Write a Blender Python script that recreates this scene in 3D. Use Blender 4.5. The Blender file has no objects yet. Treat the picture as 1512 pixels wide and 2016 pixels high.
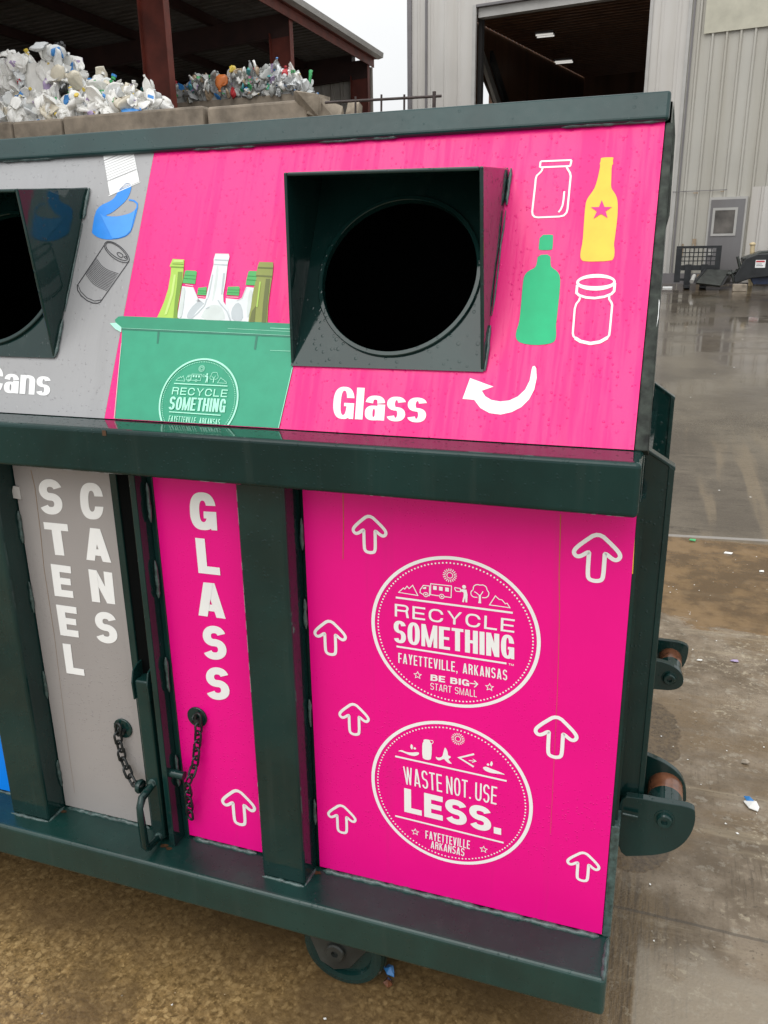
import bpy, bmesh, math, random
from mathutils import Vector, Matrix, Euler
from mathutils.geometry import tessellate_polygon
random.seed(7)
SC = bpy.context.scene
COL = SC.collection
# ------------------------------------------------------------------ camera
CAM = Vector((0.03144181, -1.44999093, 1.38676046))
ROT = Euler((math.radians(72.34007197), math.radians(0.82314044), math.radians(19.0198526)), 'XYZ')
FPX = 1607.54
cd = bpy.data.cameras.new('camera'); cam = bpy.data.objects.new('camera', cd); COL.objects.link(cam)
cam.location = CAM; cam.rotation_euler = ROT
cd.sensor_fit = 'HORIZONTAL'; cd.sensor_width = 36; cd.lens = FPX / 1512 * 36
cd.clip_start = 0.05; cd.clip_end = 2000
SC.camera = cam
# ------------------------------------------------------------------ world, sun, exposure
SUN_EL, SUN_AZ = math.radians(52), math.radians(200)     # soft overcast light from behind the viewer
w = bpy.data.worlds.new('World'); SC.world = w; w.use_nodes = True
nt = w.node_tree; N = nt.nodes; Lk = nt.links
N.clear()
sky = N.new('ShaderNodeTexSky'); sky.sky_type = 'NISHITA'; sky.sun_disc = False
sky.sun_elevation = SUN_EL; sky.sun_rotation = SUN_AZ; sky.dust_density = 6; sky.ozone_density = 1
hs = N.new('ShaderNodeHueSaturation'); hs.inputs['Saturation'].default_value = 0.15; Lk.new(sky.outputs[0], hs.inputs['Color'])
tcw = N.new('ShaderNodeTexCoord'); sx = N.new('ShaderNodeSeparateXYZ'); Lk.new(tcw.outputs['Generated'], sx.inputs[0])
mr = N.new('ShaderNodeMapRange'); Lk.new(sx.outputs['Z'], mr.inputs['Value'])
mr.inputs['From Min'].default_value = 0; mr.inputs['From Max'].default_value = 1
mr.inputs['To Min'].default_value = 7.6; mr.inputs['To Max'].default_value = 14.5
nz = N.new('ShaderNodeTexNoise'); nz.inputs['Scale'].default_value = 2.2; nz.inputs['Detail'].default_value = 4
mrn = N.new('ShaderNodeMapRange'); Lk.new(nz.outputs[0], mrn.inputs['Value'])
mrn.inputs['From Min'].default_value = 0.3; mrn.inputs['From Max'].default_value = 0.7
mrn.inputs['To Min'].default_value = 0.95; mrn.inputs['To Max'].default_value = 1.05
mm = N.new('ShaderNodeMath'); mm.operation = 'MULTIPLY'; Lk.new(mr.outputs[0], mm.inputs[0]); Lk.new(mrn.outputs[0], mm.inputs[1])
vm = N.new('ShaderNodeVectorMath'); vm.operation = 'SCALE'; vm.inputs[0].default_value = (0.975, 0.99, 1.0)
Lk.new(mm.outputs[0], vm.inputs['Scale'])
mx = N.new('ShaderNodeMix'); mx.data_type = 'RGBA'; mx.inputs['Factor'].default_value = 0.9
Lk.new(hs.outputs[0], mx.inputs['A']); Lk.new(vm.outputs[0], mx.inputs['B'])
bg = N.new('ShaderNodeBackground'); bg.inputs['Strength'].default_value = 0.1
Lk.new(mx.outputs['Result'], bg.inputs['Color'])
ow = N.new('ShaderNodeOutputWorld'); Lk.new(bg.outputs[0], ow.inputs[0])
sd = bpy.data.lights.new('sun', 'SUN'); so = bpy.data.objects.new('sun', sd); COL.objects.link(so)
sd.energy = 1.0; sd.angle = math.radians(50); sd.color = (1, 0.98, 0.95)
# light comes from azimuth behind the viewer, slightly left
so.rotation_euler = (math.radians(90) - SUN_EL, 0, math.radians(-12))
SC.view_settings.view_transform = 'Standard'; SC.view_settings.look = 'None'
SC.view_settings.exposure = 0.22; SC.view_settings.gamma = 1.0
SC.cycles.max_bounces = 8

# ------------------------------------------------------------------ surveying helpers: photo reading -> point on a known plane
RM = ROT.to_matrix()
def ray(u, v): return (RM @ Vector(((u - 756) / FPX, -(v - 1008) / FPX, -1))).normalized()
def on(u, v, p0, n):
    d = ray(u, v); n = Vector(n); return CAM + d * ((Vector(p0) - CAM).dot(n) / d.dot(n))
def atY(u, v, y=0.0): return on(u, v, (0, y, 0), (0, 1, 0))
def atZ(u, v, z): return on(u, v, (0, 0, z), (0, 0, 1))
ZR0, ZR1 = 0.9599, 1.0551
H0 = Vector((0, -0.0164, 1.0551)); HD = Vector((0, 0.2818, 0.5573)).normalized(); HN = Vector((0, -HD.z, HD.y))
def hp(x, t, n=0.0): return Vector((x, 0, 0)) + H0 + HD * t + HN * n
def HO(u, v, n=0.0):
    p = on(u, v, H0 + HN * n, HN); return (p.x, (p - H0).dot(HD))
def VP(u, v):
    p = atY(u, v, 0); return (p.x, p.z)
GZ = -0.31
def ground_z(y):
    t = max(0.0, y - 4.2)
    return GZ + (0.0425 * t * t / (t + 1.2) if t > 0 else 0) if y < 40 else GZ + 0.0425 * (35.8 ** 2) / 37.0
# ------------------------------------------------------------------ materials
def newmat(name):
    m = bpy.data.materials.new(name); m.use_nodes = True
    return m, m.node_tree.nodes, m.node_tree.links, m.node_tree.nodes['Principled BSDF']
def ramp(N, pts):
    r = N.new('ShaderNodeValToRGB'); e = r.color_ramp.elements
    while len(e) < len(pts): e.new(0.5)
    for el, (p, c) in zip(e, pts):
        el.position = p; el.color = (c, c, c, 1) if isinstance(c, (int, float)) else (*c, 1)
    return r
def noise(N, L, vec, scale, detail=4, rough=0.55, stretch=None):
    if stretch:
        mp = N.new('ShaderNodeMapping'); mp.inputs['Scale'].default_value = stretch; L.new(vec, mp.inputs[0]); vec = mp.outputs[0]
    n = N.new('ShaderNodeTexNoise'); n.inputs['Scale'].default_value = scale; n.inputs['Detail'].default_value = detail
    n.inputs['Roughness'].default_value = rough; L.new(vec, n.inputs['Vector']); return n.outputs[0]
def mix(N, L, f, a, b, mode='MIX'):
    m = N.new('ShaderNodeMix'); m.data_type = 'RGBA'; m.blend_type = mode
    for s, val in (('Factor', f), ('A', a), ('B', b)):
        if isinstance(val, (int, float)): m.inputs[s].default_value = val if s == 'Factor' else (val, val, val, 1)
        elif isinstance(val, tuple): m.inputs[s].default_value = (*val, 1)
        else: L.new(val, m.inputs[s])
    return m.outputs['Result']
def math_(N, L, op, a, b=None, clamp=False):
    m = N.new('ShaderNodeMath'); m.operation = op; m.use_clamp = clamp
    for i, val in enumerate((a, b)):
        if val is None: continue
        if isinstance(val, (int, float)): m.inputs[i].default_value = val
        else: L.new(val, m.inputs[i])
    return m.outputs[0]
def drops(N, L, vec, scale, keep, size, stretch=(1, 1, 1)):
    mp = N.new('ShaderNodeMapping'); mp.inputs['Scale'].default_value = stretch; L.new(vec, mp.inputs[0])
    v = N.new('ShaderNodeTexVoronoi'); v.inputs['Scale'].default_value = scale; L.new(mp.outputs[0], v.inputs['Vector'])
    sc = N.new('ShaderNodeSeparateColor'); L.new(v.outputs['Color'], sc.inputs[0])
    k = math_(N, L, 'LESS_THAN', sc.outputs[0], keep)
    sz = math_(N, L, 'MULTIPLY', math_(N, L, 'ADD', sc.outputs[1], 0.35), size)
    q = math_(N, L, 'DIVIDE', v.outputs['Distance'], sz)
    h = math_(N, L, 'SUBTRACT', 1.0, math_(N, L, 'MULTIPLY', q, q), True)
    return math_(N, L, 'MULTIPLY', math_(N, L, 'POWER', h, 0.6), k)
def bump(N, L, bs, height, strength, dist, prev=None):
    b = N.new('ShaderNodeBump'); b.inputs['Strength'].default_value = strength; b.inputs['Distance'].default_value = dist
    L.new(height, b.inputs['Height'])
    if prev: L.new(prev, b.inputs['Normal'])
    L.new(b.outputs[0], bs.inputs['Normal']); return b.outputs[0]
def objc(N):
    return N.new('ShaderNodeTexCoord').outputs['Object']
def simple(name, col, rough=0.5, metal=0.0, var=0.15, scale=8, bumpd=0.0, spec=0.5):
    m, N, L, b = newmat(name); o = objc(N)
    n = noise(N, L, o, scale, 5)
    r = ramp(N, [(0.3, tuple(c * (1 - var) for c in col)), (0.7, tuple(min(1, c * (1 + var)) for c in col))]); L.new(n, r.inputs[0])
    L.new(r.outputs[0], b.inputs['Base Color']); b.inputs['Roughness'].default_value = rough; b.inputs['Metallic'].default_value = metal
    b.inputs['Specular IOR Level'].default_value = spec
    if bumpd: bump(N, L, b, n, 0.6, bumpd)
    return m
def paint(name, col, rough=0.22, streak=0.25, dropk=0.25, coat=0.35, spec=0.6):
    """thick enamel on steel: faint orange peel, run-off streaks of grime, beads of rain"""
    m, N, L, b = newmat(name); o = objc(N)
    st = noise(N, L, o, 34, 5, 0.6, (1, 1, 0.06)); cl = noise(N, L, o, 5, 4)
    f = math_(N, L, 'MULTIPLY', math_(N, L, 'MULTIPLY', ramp_out(N, L, st, 0.52, 0.75), streak), 1.0)
    c1 = mix(N, L, ramp_out(N, L, cl, 0.3, 0.7), tuple(c * 0.8 for c in col), tuple(c * 1.25 for c in col))
    c2 = mix(N, L, f, c1, (0.10, 0.115, 0.10))
    L.new(c2, b.inputs['Base Color'])
    fine = noise(N, L, o, 60, 3)
    L.new(math_(N, L, 'ADD', math_(N, L, 'MULTIPLY', fine, 0.22), rough - 0.1), b.inputs['Roughness'])
    b.inputs['Coat Weight'].default_value = coat; b.inputs['Coat Roughness'].default_value = 0.12; b.inputs['Specular IOR Level'].default_value = spec
    pe = noise(N, L, o, 45, 3)
    p = bump(N, L, b, pe, 0.06, 0.003)
    d = drops(N, L, o, 130, dropk, 0.42)
    bump(N, L, b, d, 0.35, 0.0015, p)
    return m
def ramp_out(N, L, v, a, bb):
    r = N.new('ShaderNodeMapRange'); r.interpolation_type = 'SMOOTHSTEP'
    r.inputs['From Min'].default_value = a; r.inputs['From Max'].default_value = bb; L.new(v, r.inputs['Value']); return r.outputs[0]
def vinyl(name, col, wet):
    """printed vinyl film; wet=True: rain-streaked sloping hood, else drier upright panel with beads low down"""
    m, N, L, b = newmat(name); o = objc(N)
    cl = noise(N, L, o, 3, 4)
    c0 = mix(N, L, ramp_out(N, L, cl, 0.3, 0.7), tuple(c * 0.96 for c in col), tuple(min(1, c * 1.03) for c in col))
    run = noise(N, L, o, 20, 5, 0.65, (1, 0.3, 0.035))
    L.new(mix(N, L, math_(N, L, 'MULTIPLY', ramp_out(N, L, run, 0.56, 0.72), 0.16), c0, tuple(c * 0.62 + 0.02 for c in col)), b.inputs['Base Color'])
    if wet:
        st = noise(N, L, o, 60, 4, 0.6, (1.6, 0.14, 0.07)); st2 = noise(N, L, o, 13, 3, 0.5, (1.4, 0.25, 0.14))
        s = ramp_out(N, L, math_(N, L, 'MULTIPLY', math_(N, L, 'ADD', st, st2), 0.5), 0.42, 0.56)
        L.new(math_(N, L, 'SUBTRACT', 0.50, math_(N, L, 'MULTIPLY', s, 0.22)), b.inputs['Roughness'])
        b.inputs['Specular IOR Level'].default_value = 0.42
        p = bump(N, L, b, s, 0.10, 0.0014)
        d = drops(N, L, o, 110, 0.09, 0.34, (1, 1, 0.7)); p = bump(N, L, b, d, 0.4, 0.0015, p)
        d2 = drops(N, L, o, 190, 0.12, 0.4); bump(N, L, b, d2, 0.7, 0.0015, p)
    else:
        b.inputs['Specular IOR Level'].default_value = 0.36
        sp = N.new('ShaderNodeSeparateXYZ'); L.new(o, sp.inputs[0])
        zone = math_(N, L, 'MULTIPLY', ramp_out(N, L, sp.outputs[2], 0.06, 0.2), math_(N, L, 'SUBTRACT', 1.0, ramp_out(N, L, sp.outputs[2], 0.3, 0.62)))
        big = noise(N, L, o, 7, 3)
        zone = math_(N, L, 'MULTIPLY', zone, ramp_out(N, L, big, 0.38, 0.55))
        zone = math_(N, L, 'MAXIMUM', zone, math_(N, L, 'MULTIPLY', ramp_out(N, L, noise(N, L, o, 4, 3), 0.5, 0.62), 0.35))
        d = math_(N, L, 'MULTIPLY', drops(N, L, o, 185, 0.34, 0.30), zone)
        vs_ = noise(N, L, o, 26, 4, 0.6, (1, 1, 0.05))
        L.new(math_(N, L, 'SUBTRACT', math_(N, L, 'ADD', 0.26, math_(N, L, 'MULTIPLY', vs_, 0.2)), math_(N, L, 'MULTIPLY', math_(N, L, 'MINIMUM', math_(N, L, 'MULTIPLY', d, 2.0), 1.0), 0.26)), b.inputs['Roughness'])
        p = bump(N, L, b, d, 0.7, 0.0014)
        wv = noise(N, L, o, 6, 2); bump(N, L, b, wv, 0.05, 0.02, p)
    return m
def metal_siding(name, col, dirt):
    m, N, L, b = newmat(name); o = objc(N)
    st = noise(N, L, o, 2.2, 5, 0.6, (1, 1, 0.08)); bl = noise(N, L, o, 0.5, 3)
    c = mix(N, L, ramp_out(N, L, st, 0.35, 0.75), col, tuple(x * y for x, y in zip(col, dirt)))
    c = mix(N, L, math_(N, L, 'MULTIPLY', ramp_out(N, L, bl, 0.4, 0.7), 0.35), c, tuple(x * 0.75 for x in col))
    L.new(c, b.inputs['Base Color']); b.inputs['Roughness'].default_value = 0.45
    return m
M = {}
GREEN = (0.0055, 0.026, 0.0235)
M['green'] = paint('dark_green_enamel', GREEN, 0.07, 0.07, 0.2, 0.0, 0.42)
M['green_top'] = paint('green_enamel_rain_film', (0.007, 0.034, 0.033), 0.3, 0.03, 0.05, 0.0, 0.38)
M['green_rail'] = paint('green_enamel_rail', GREEN, 0.07, 0.07, 0.2, 0.0, 0.28)
M['green_low'] = paint('green_enamel_ledge', (0.006, 0.034, 0.029), 0.30, 0.07, 0.15, 0.0, 0.55)
M['corner'] = simple('scuffed_corner_paint', (0.030, 0.037, 0.030), 0.5, 0, 0.8, 40, 0.004, 0.2)
M['weld'] = simple('welded_seam_paint', (0.05, 0.085, 0.08), 0.18, 0, 0.5, 60, 0.006, 0.6)
M['black'] = simple('shade_black', (0.003, 0.0035, 0.0035), 0.8, spec=0.05)  # black painted in for the shade inside the holes and the slot
M['pink'] = vinyl('magenta_vinyl', (0.85, 0.001, 0.25), False)
M['pink_wet'] = vinyl('magenta_vinyl_wet', (0.90, 0.007, 0.215), True)
M['grey'] = vinyl('grey_vinyl', (0.33, 0.31, 0.30), False)
M['grey_wet'] = vinyl('grey_vinyl_wet', (0.34, 0.34, 0.345), True)
M['blue'] = vinyl('blue_vinyl', (0.0, 0.22, 0.85), False)
M['white'] = simple('white_print', (0.88, 0.89, 0.88), 0.4, 0, 0.03, 8)
def flat(name, c, r=0.4): M[name] = simple(name, c, r, 0, 0.06, 30, 0, 0.35)
flat('yellow_print', (0.88, 0.56, 0.05)); flat('green_print', (0.0, 0.46, 0.19)); flat('pink_print', (0.78, 0.02, 0.25))
flat('bin_green_print', (0.035, 0.335, 0.195)); flat('bin_rim_print', (0.03, 0.28, 0.16)); flat('bin_dark_print', (0.03, 0.19, 0.125))
flat('mint_print', (0.42, 0.86, 0.66)); flat('lime_print', (0.40, 0.62, 0.10)); flat('lime_dark_print', (0.18, 0.32, 0.04)); flat('olive_print', (0.26, 0.30, 0.07))
flat('olive_dark_print', (0.13, 0.15, 0.04)); flat('cap_green_print', (0.08, 0.42, 0.12)); flat('glass_white_print', (0.72, 0.76, 0.77)); flat('glass_grey_print', (0.48, 0.53, 0.55))
flat('lime_pale_print', (0.55, 0.74, 0.22)); flat('cap_dark_print', (0.035, 0.22, 0.06)); flat('glass_pale_print', (0.60, 0.66, 0.64)); flat('can_blue_print', (0.03, 0.26, 0.80)); flat('can_blue_light_print', (0.07, 0.33, 0.86)); flat('ink_print', (0.03, 0.03, 0.035)); flat('grey_ink_print', (0.25, 0.25, 0.26)); flat('ash_print', (0.42, 0.42, 0.41))
M['rust_run'] = simple('rust_run', (0.50, 0.12, 0.03), 0.5)
M['tan_run'] = simple('tan_run', (0.24, 0.16, 0.09), 0.5)
M['rust_stain'] = simple('rust_stain', (0.065, 0.03, 0.012), 0.5, 0, 0.5, 80)
M['rust_roller'] = simple('rusty_steel', (0.17, 0.065, 0.032), 0.22, 0.1, 0.5, 30, 0.001, 0.8)
M['chain'] = simple('dark_chain_steel', (0.03, 0.034, 0.034), 0.35, 0.5, 0.3, 90)
M['redsteel'] = simple('red_oxide_steel', (0.13, 0.026, 0.016), 0.5, 0, 0.35, 2.5)
M['reddark'] = simple('red_oxide_shaded', (0.035, 0.012, 0.009), 0.6, 0, 0.4, 2)  # shaded copy of the red oxide for steel under the roof
M['siding'] = metal_siding('pale_metal_siding', (0.56, 0.54, 0.51), (0.86, 0.84, 0.81))
M['siding_grey'] = metal_siding('greyer_metal_siding', (0.47, 0.455, 0.41), (0.86, 0.84, 0.80))
M['trim'] = simple('pale_trim', (0.42, 0.41, 0.39), 0.4, 0, 0.1, 3)
M['trimdark'] = simple('grey_trim', (0.17, 0.16, 0.165), 0.4, 0, 0.1, 3)
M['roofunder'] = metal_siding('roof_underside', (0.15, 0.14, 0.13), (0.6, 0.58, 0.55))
M['shedside'] = metal_siding('shed_siding', (0.42, 0.40, 0.37), (0.7, 0.66, 0.6))
M['brownint'] = metal_siding('brown_insulation', (0.22, 0.11, 0.058), (0.5, 0.5, 0.5))
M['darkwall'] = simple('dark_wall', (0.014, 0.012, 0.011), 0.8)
M['skylight'] = simple('fibreglass_panel', (0.47, 0.45, 0.36), 0.35, 0, 0.12, 3)
M['doorgrey'] = metal_siding('grey_door_paint', (0.18, 0.175, 0.178), (0.85, 0.8, 0.78))
M['doorglass'] = simple('dusty_glass', (0.10, 0.09, 0.08), 0.15, 0, 0.5, 3)
M['blacksteel'] = simple('black_steel', (0.016, 0.018, 0.02), 0.4, 0.1, 0.4, 7)
M['bucket'] = simple('worn_dark_steel', (0.05, 0.055, 0.05), 0.35, 0.3, 0.5, 8)
M['cream'] = simple('cream_paint', (0.62, 0.50, 0.30), 0.5, 0, 0.1, 8)
M['concblock'] = simple('weathered_concrete', (0.24, 0.20, 0.155), 0.85, 0, 0.4, 3.5, 0.03)
M['rubble'] = simple('broken_concrete', (0.30, 0.255, 0.20), 0.9, 0, 0.35, 6, 0.04)
M['rebar'] = simple('rusty_rebar', (0.06, 0.045, 0.042), 0.6, 0.3, 0.3, 20)
M['wire'] = simple('bale_wire', (0.5, 0.5, 0.5), 0.35, 0.8)
m, N_, L_, b_ = newmat('lamp_tube'); b_.inputs['Emission Color'].default_value = (1, 0.97, 0.9, 1); b_.inputs['Emission Strength'].default_value = 0.5; M['lamp'] = m
def plastic(name, c, tr=0.0):
    m, N, L, b = newmat(name); n = noise(N, L, objc(N), 9, 3)
    r = ramp(N, [(0.3, tuple(x * 0.86 for x in c)), (0.7, c)]); L.new(n, r.inputs[0]); L.new(r.outputs[0], b.inputs['Base Color'])
    b.inputs['Roughness'].default_value = 0.35
    if tr: b.inputs['Subsurface Weight'].default_value = tr; b.inputs['Subsurface Radius'].default_value = (0.05, 0.05, 0.05); b.inputs['Subsurface Scale'].default_value = 0.3
    return m
PL = {k: plastic('plastic_' + k, c) for k, c in dict(milk=(0.88, 0.87, 0.83), clear=(0.72, 0.74, 0.74), ivory=(0.74, 0.68, 0.55), blue=(0.05, 0.25, 0.62), red=(0.55, 0.04, 0.05),
      green=(0.06, 0.42, 0.14), lav=(0.45, 0.35, 0.55), yellow=(0.75, 0.55, 0.08), orange=(0.7, 0.2, 0.05), smoke=(0.42, 0.43, 0.41), black=(0.02, 0.02, 0.02), pink=(0.7, 0.3, 0.42), grey=(0.35, 0.36, 0.36), tan=(0.5, 0.38, 0.26), teal=(0.1, 0.4, 0.42)).items()}

# concrete yard: slabs of wet concrete, brown grime, puddles
def ground_mat():
    m, N, L, b = newmat('wet_concrete_yard')
    geo = N.new('ShaderNodeNewGeometry'); p = geo.outputs['Position']
    s = N.new('ShaderNodeSeparateXYZ'); L.new(p, s.inputs[0]); X, Y = s.outputs[0], s.outputs[1]
    big = noise(N, L, p, 0.9, 5, 0.6); med = noise(N, L, p, 5, 6, 0.65); fine = noise(N, L, p, 55, 6, 0.7); brush = noise(N, L, p, 3.2, 6, 0.7, (0.5, 5, 1))
    agg = N.new('ShaderNodeTexVoronoi'); agg.inputs['Scale'].default_value = 120; L.new(p, agg.inputs['Vector'])
    # near slab: brown coarse ; mid: pale ; far: greyer
    wig = math_(N, L, 'MULTIPLY', math_(N, L, 'SUBTRACT', med, 0.5), 0.35)
    Yw = math_(N, L, 'ADD', Y, wig)
    f2 = noise(N, L, p, 24, 5, 0.7); vf = noise(N, L, p, 170, 4, 0.7)
    wn = N.new('ShaderNodeTexNoise'); wn.inputs['Scale'].default_value = 38; wn.inputs['Detail'].default_value = 4; L.new(p, wn.inputs['Vector'])
    wv = N.new('ShaderNodeVectorMath'); wv.operation = 'MULTIPLY_ADD'; L.new(wn.outputs['Color'], wv.inputs[0]); wv.inputs[1].default_value = (0.028, 0.028, 0); L.new(p, wv.inputs[2])
    def pebbles(scale, keep, r0, r1):
        pv = N.new('ShaderNodeTexVoronoi'); pv.inputs['Scale'].default_value = scale; L.new(wv.outputs[0], pv.inputs['Vector'])
        pc = N.new('ShaderNodeSeparateColor'); L.new(pv.outputs['Color'], pc.inputs[0])
        msk = math_(N, L, 'MULTIPLY', math_(N, L, 'SUBTRACT', 1.0, ramp_out(N, L, pv.outputs['Distance'], r0, r1)), math_(N, L, 'LESS_THAN', pc.outputs[0], keep))
        return msk, pc.outputs[1]
    m1, c1 = pebbles(62, 0.86, 0.22, 0.62); m2, c2 = pebbles(125, 0.8, 0.2, 0.6)
    base = mix(N, L, ramp_out(N, L, fine, 0.35, 0.65), (0.10, 0.060, 0.020), (0.30, 0.19, 0.072))
    base = mix(N, L, math_(N, L, 'MULTIPLY', m2, 0.55), base, mix(N, L, c2, (0.16, 0.098, 0.034), (0.54, 0.365, 0.16)))
    brown = mix(N, L, math_(N, L, 'MULTIPLY', m1, 0.6), base, mix(N, L, c1, (0.17, 0.105, 0.038), (0.58, 0.40, 0.18)))
    brown = mix(N, L, math_(N, L, 'MULTIPLY', ramp_out(N, L, vf, 0.52, 0.7), 0.45), brown, (0.08, 0.05, 0.016))
    brown = mix(N, L, math_(N, L, 'MULTIPLY', ramp_out(N, L, noise(N, L, p, 3.2, 6, 0.68), 0.45, 0.62), 0.7), brown, (0.11, 0.068, 0.028))
    brown = mix(N, L, math_(N, L, 'MULTIPLY', math_(N, L, 'MULTIPLY', ramp_out(N, L, math_(N, L, 'ADD', Y, math_(N, L, 'MULTIPLY', math_(N, L, 'SUBTRACT', noise(N, L, p, 4, 4), 0.5), 0.35)), -0.22, -0.05), 0.55), 1.0), brown, (0.085, 0.052, 0.024))  # shade under the container painted into the slab colour
    pale = mix(N, L, ramp_out(N, L, med, 0.36, 0.64), (0.115, 0.080, 0.045), (0.25, 0.195, 0.135))
    pale = mix(N, L, math_(N, L, 'MULTIPLY', ramp_out(N, L, noise(N, L, p, 1.6, 6, 0.7, (0.7, 1.5, 1)), 0.42, 0.58), 0.85), pale, (0.165, 0.108, 0.052))
    pale = mix(N, L, math_(N, L, 'MULTIPLY', ramp_out(N, L, f2, 0.55, 0.66), 0.45), pale, (0.36, 0.32, 0.25))
    pale = mix(N, L, math_(N, L, 'MULTIPLY', ramp_out(N, L, fine, 0.52, 0.72), 0.5), pale, (0.10, 0.078, 0.05))
    tracks = noise(N, L, p, 2.0, 6, 0.75, (2.2, 0.9, 1)); tr2 = noise(N, L, p, 6, 6, 0.75, (0.45, 2.2, 1))
    far = mix(N, L, ramp_out(N, L, big, 0.35, 0.65), (0.075, 0.058, 0.040), (0.135, 0.110, 0.078))
    far = mix(N, L, math_(N, L, 'MULTIPLY', math_(N, L, 'MULTIPLY', ramp_out(N, L, tr2, 0.48, 0.62), ramp_out(N, L, tracks, 0.38, 0.58)), math_(N, L, 'SUBTRACT', 0.95, math_(N, L, 'MULTIPLY', ramp_out(N, L, Y, 5, 9), 0.7))), far, (0.055, 0.042, 0.028))
    lines = noise(N, L, p, 1.0, 5, 0.75, (95, 5, 1)); lmask = ramp_out(N, L, noise(N, L, p, 4, 4, 0.6), 0.42, 0.6)
    pale = mix(N, L, math_(N, L, 'MULTIPLY', math_(N, L, 'MULTIPLY', ramp_out(N, L, lines, 0.52, 0.66), lmask), math_(N, L, 'SUBTRACT', 0.75, math_(N, L, 'MULTIPLY', ramp_out(N, L, Y, 0.6, 1.6), 0.55))), pale, (0.075, 0.052, 0.028))
    bands = noise(N, L, p, 1.0, 5, 0.7, (0.7, 9, 1))
    pale = mix(N, L, math_(N, L, 'MULTIPLY', ramp_out(N, L, bands, 0.54, 0.68), 0.55), pale, (0.34, 0.275, 0.18))
    pit = noise(N, L, p, 85, 3, 0.6); pale = mix(N, L, math_(N, L, 'MULTIPLY', ramp_out(N, L, pit, 0.62, 0.70), 0.6), pale, (0.06, 0.043, 0.025))
    chalk = math_(N, L, 'MULTIPLY', ramp_out(N, L, noise(N, L, p, 40, 5, 0.7), 0.56, 0.64), ramp_out(N, L, noise(N, L, p, 3.3, 4, 0.6), 0.5, 0.62))
    pale = mix(N, L, math_(N, L, 'MULTIPLY', chalk, 0.7), pale, (0.40, 0.34, 0.24))
    trk = N.new('ShaderNodeTexNoise'); trk.inputs['Scale'].default_value = 1.0; trk.inputs['Detail'].default_value = 5
    tm = N.new('ShaderNodeMapping'); tm.inputs['Rotation'].default_value = (0, 0, 0.45); tm.inputs['Scale'].default_value = (7, 0.5, 1); L.new(p, tm.inputs[0]); L.new(tm.outputs[0], trk.inputs['Vector'])
    far = mix(N, L, math_(N, L, 'MULTIPLY', ramp_out(N, L, trk.outputs[0], 0.52, 0.66), math_(N, L, 'SUBTRACT', 0.6, math_(N, L, 'MULTIPLY', ramp_out(N, L, Y, 5, 8), 0.6))), far, (0.20, 0.152, 0.095))
    fl2 = noise(N, L, p, 1.0, 6, 0.8, (14, 60, 1))
    far = mix(N, L, math_(N, L, 'MULTIPLY', ramp_out(N, L, fl2, 0.54, 0.62), math_(N, L, 'SUBTRACT', 0.65, math_(N, L, 'MULTIPLY', ramp_out(N, L, Y, 5, 9), 0.65))), far, (0.05, 0.038, 0.025))
    # slabs
    near_pale = ramp_out(N, L, Yw, 0.40, 0.60)
    right_pale = math_(N, L, 'MULTIPLY', ramp_out(N, L, math_(N, L, 'ADD', X, math_(N, L, 'MULTIPLY', wig, 0.1)), -0.03, 0.03), 1.0)
    fm = math_(N, L, 'MAXIMUM', near_pale, right_pale)
    c = mix(N, L, fm, brown, pale)
    near_dark = math_(N, L, 'MULTIPLY', math_(N, L, 'SUBTRACT', 1.0, ramp_out(N, L, math_(N, L, 'ADD', X, math_(N, L, 'MULTIPLY', wig, 0.9)), 0.06, 0.20)), math_(N, L, 'SUBTRACT', 1.0, ramp_out(N, L, Yw, 0.45, 0.75)))  # darker tone close to the container, fading away from it
    c = mix(N, L, math_(N, L, 'MULTIPLY', math_(N, L, 'MULTIPLY', near_dark, fm), 0.6), c, mix(N, L, ramp_out(N, L, lines, 0.42, 0.62), (0.17, 0.115, 0.055), (0.06, 0.04, 0.02)))
    corner = math_(N, L, 'MULTIPLY', ramp_out(N, L, math_(N, L, 'ADD', X, math_(N, L, 'MULTIPLY', wig, 0.1)), 0.075, 0.085), math_(N, L, 'SUBTRACT', 1.0, ramp_out(N, L, Yw, 0.26, 0.34)))
    c = mix(N, L, math_(N, L, 'MULTIPLY', corner, 0.6), c, (0.33, 0.285, 0.22))
    farm = ramp_out(N, L, Yw, 3.55, 3.7)
    c = mix(N, L, farm, c, far)
    # puddle bands
    pw = math_(N, L, 'ADD', Y, math_(N, L, 'MULTIPLY', math_(N, L, 'SUBTRACT', noise(N, L, p, 2.3, 6, 0.7, (0.6, 1.6, 1)), 0.5), 1.1))
    pd1 = math_(N, L, 'MULTIPLY', ramp_out(N, L, pw, 2.32, 2.42), math_(N, L, 'SUBTRACT', 1.0, ramp_out(N, L, Y, 3.58, 3.64)))
    # small puddle beside the rollers
    def blob(cx, cy, rx, ry):
        dx = math_(N, L, 'DIVIDE', math_(N, L, 'SUBTRACT', X, cx), rx); dy = math_(N, L, 'DIVIDE', math_(N, L, 'SUBTRACT', Y, cy), ry)
        d = math_(N, L, 'ADD', math_(N, L, 'MULTIPLY', dx, dx), math_(N, L, 'MULTIPLY', dy, dy))
        d = math_(N, L, 'ADD', d, math_(N, L, 'MULTIPLY', math_(N, L, 'SUBTRACT', noise(N, L, p, 9, 5, 0.65), 0.5), 1.6))
        return math_(N, L, 'SUBTRACT', 1.0, ramp_out(N, L, d, 0.9, 1.05))
    pd2 = blob(0.06, 1.32, 0.13, 0.26); pd3 = blob(0.05, 0.68, 0.10, 0.10)
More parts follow.
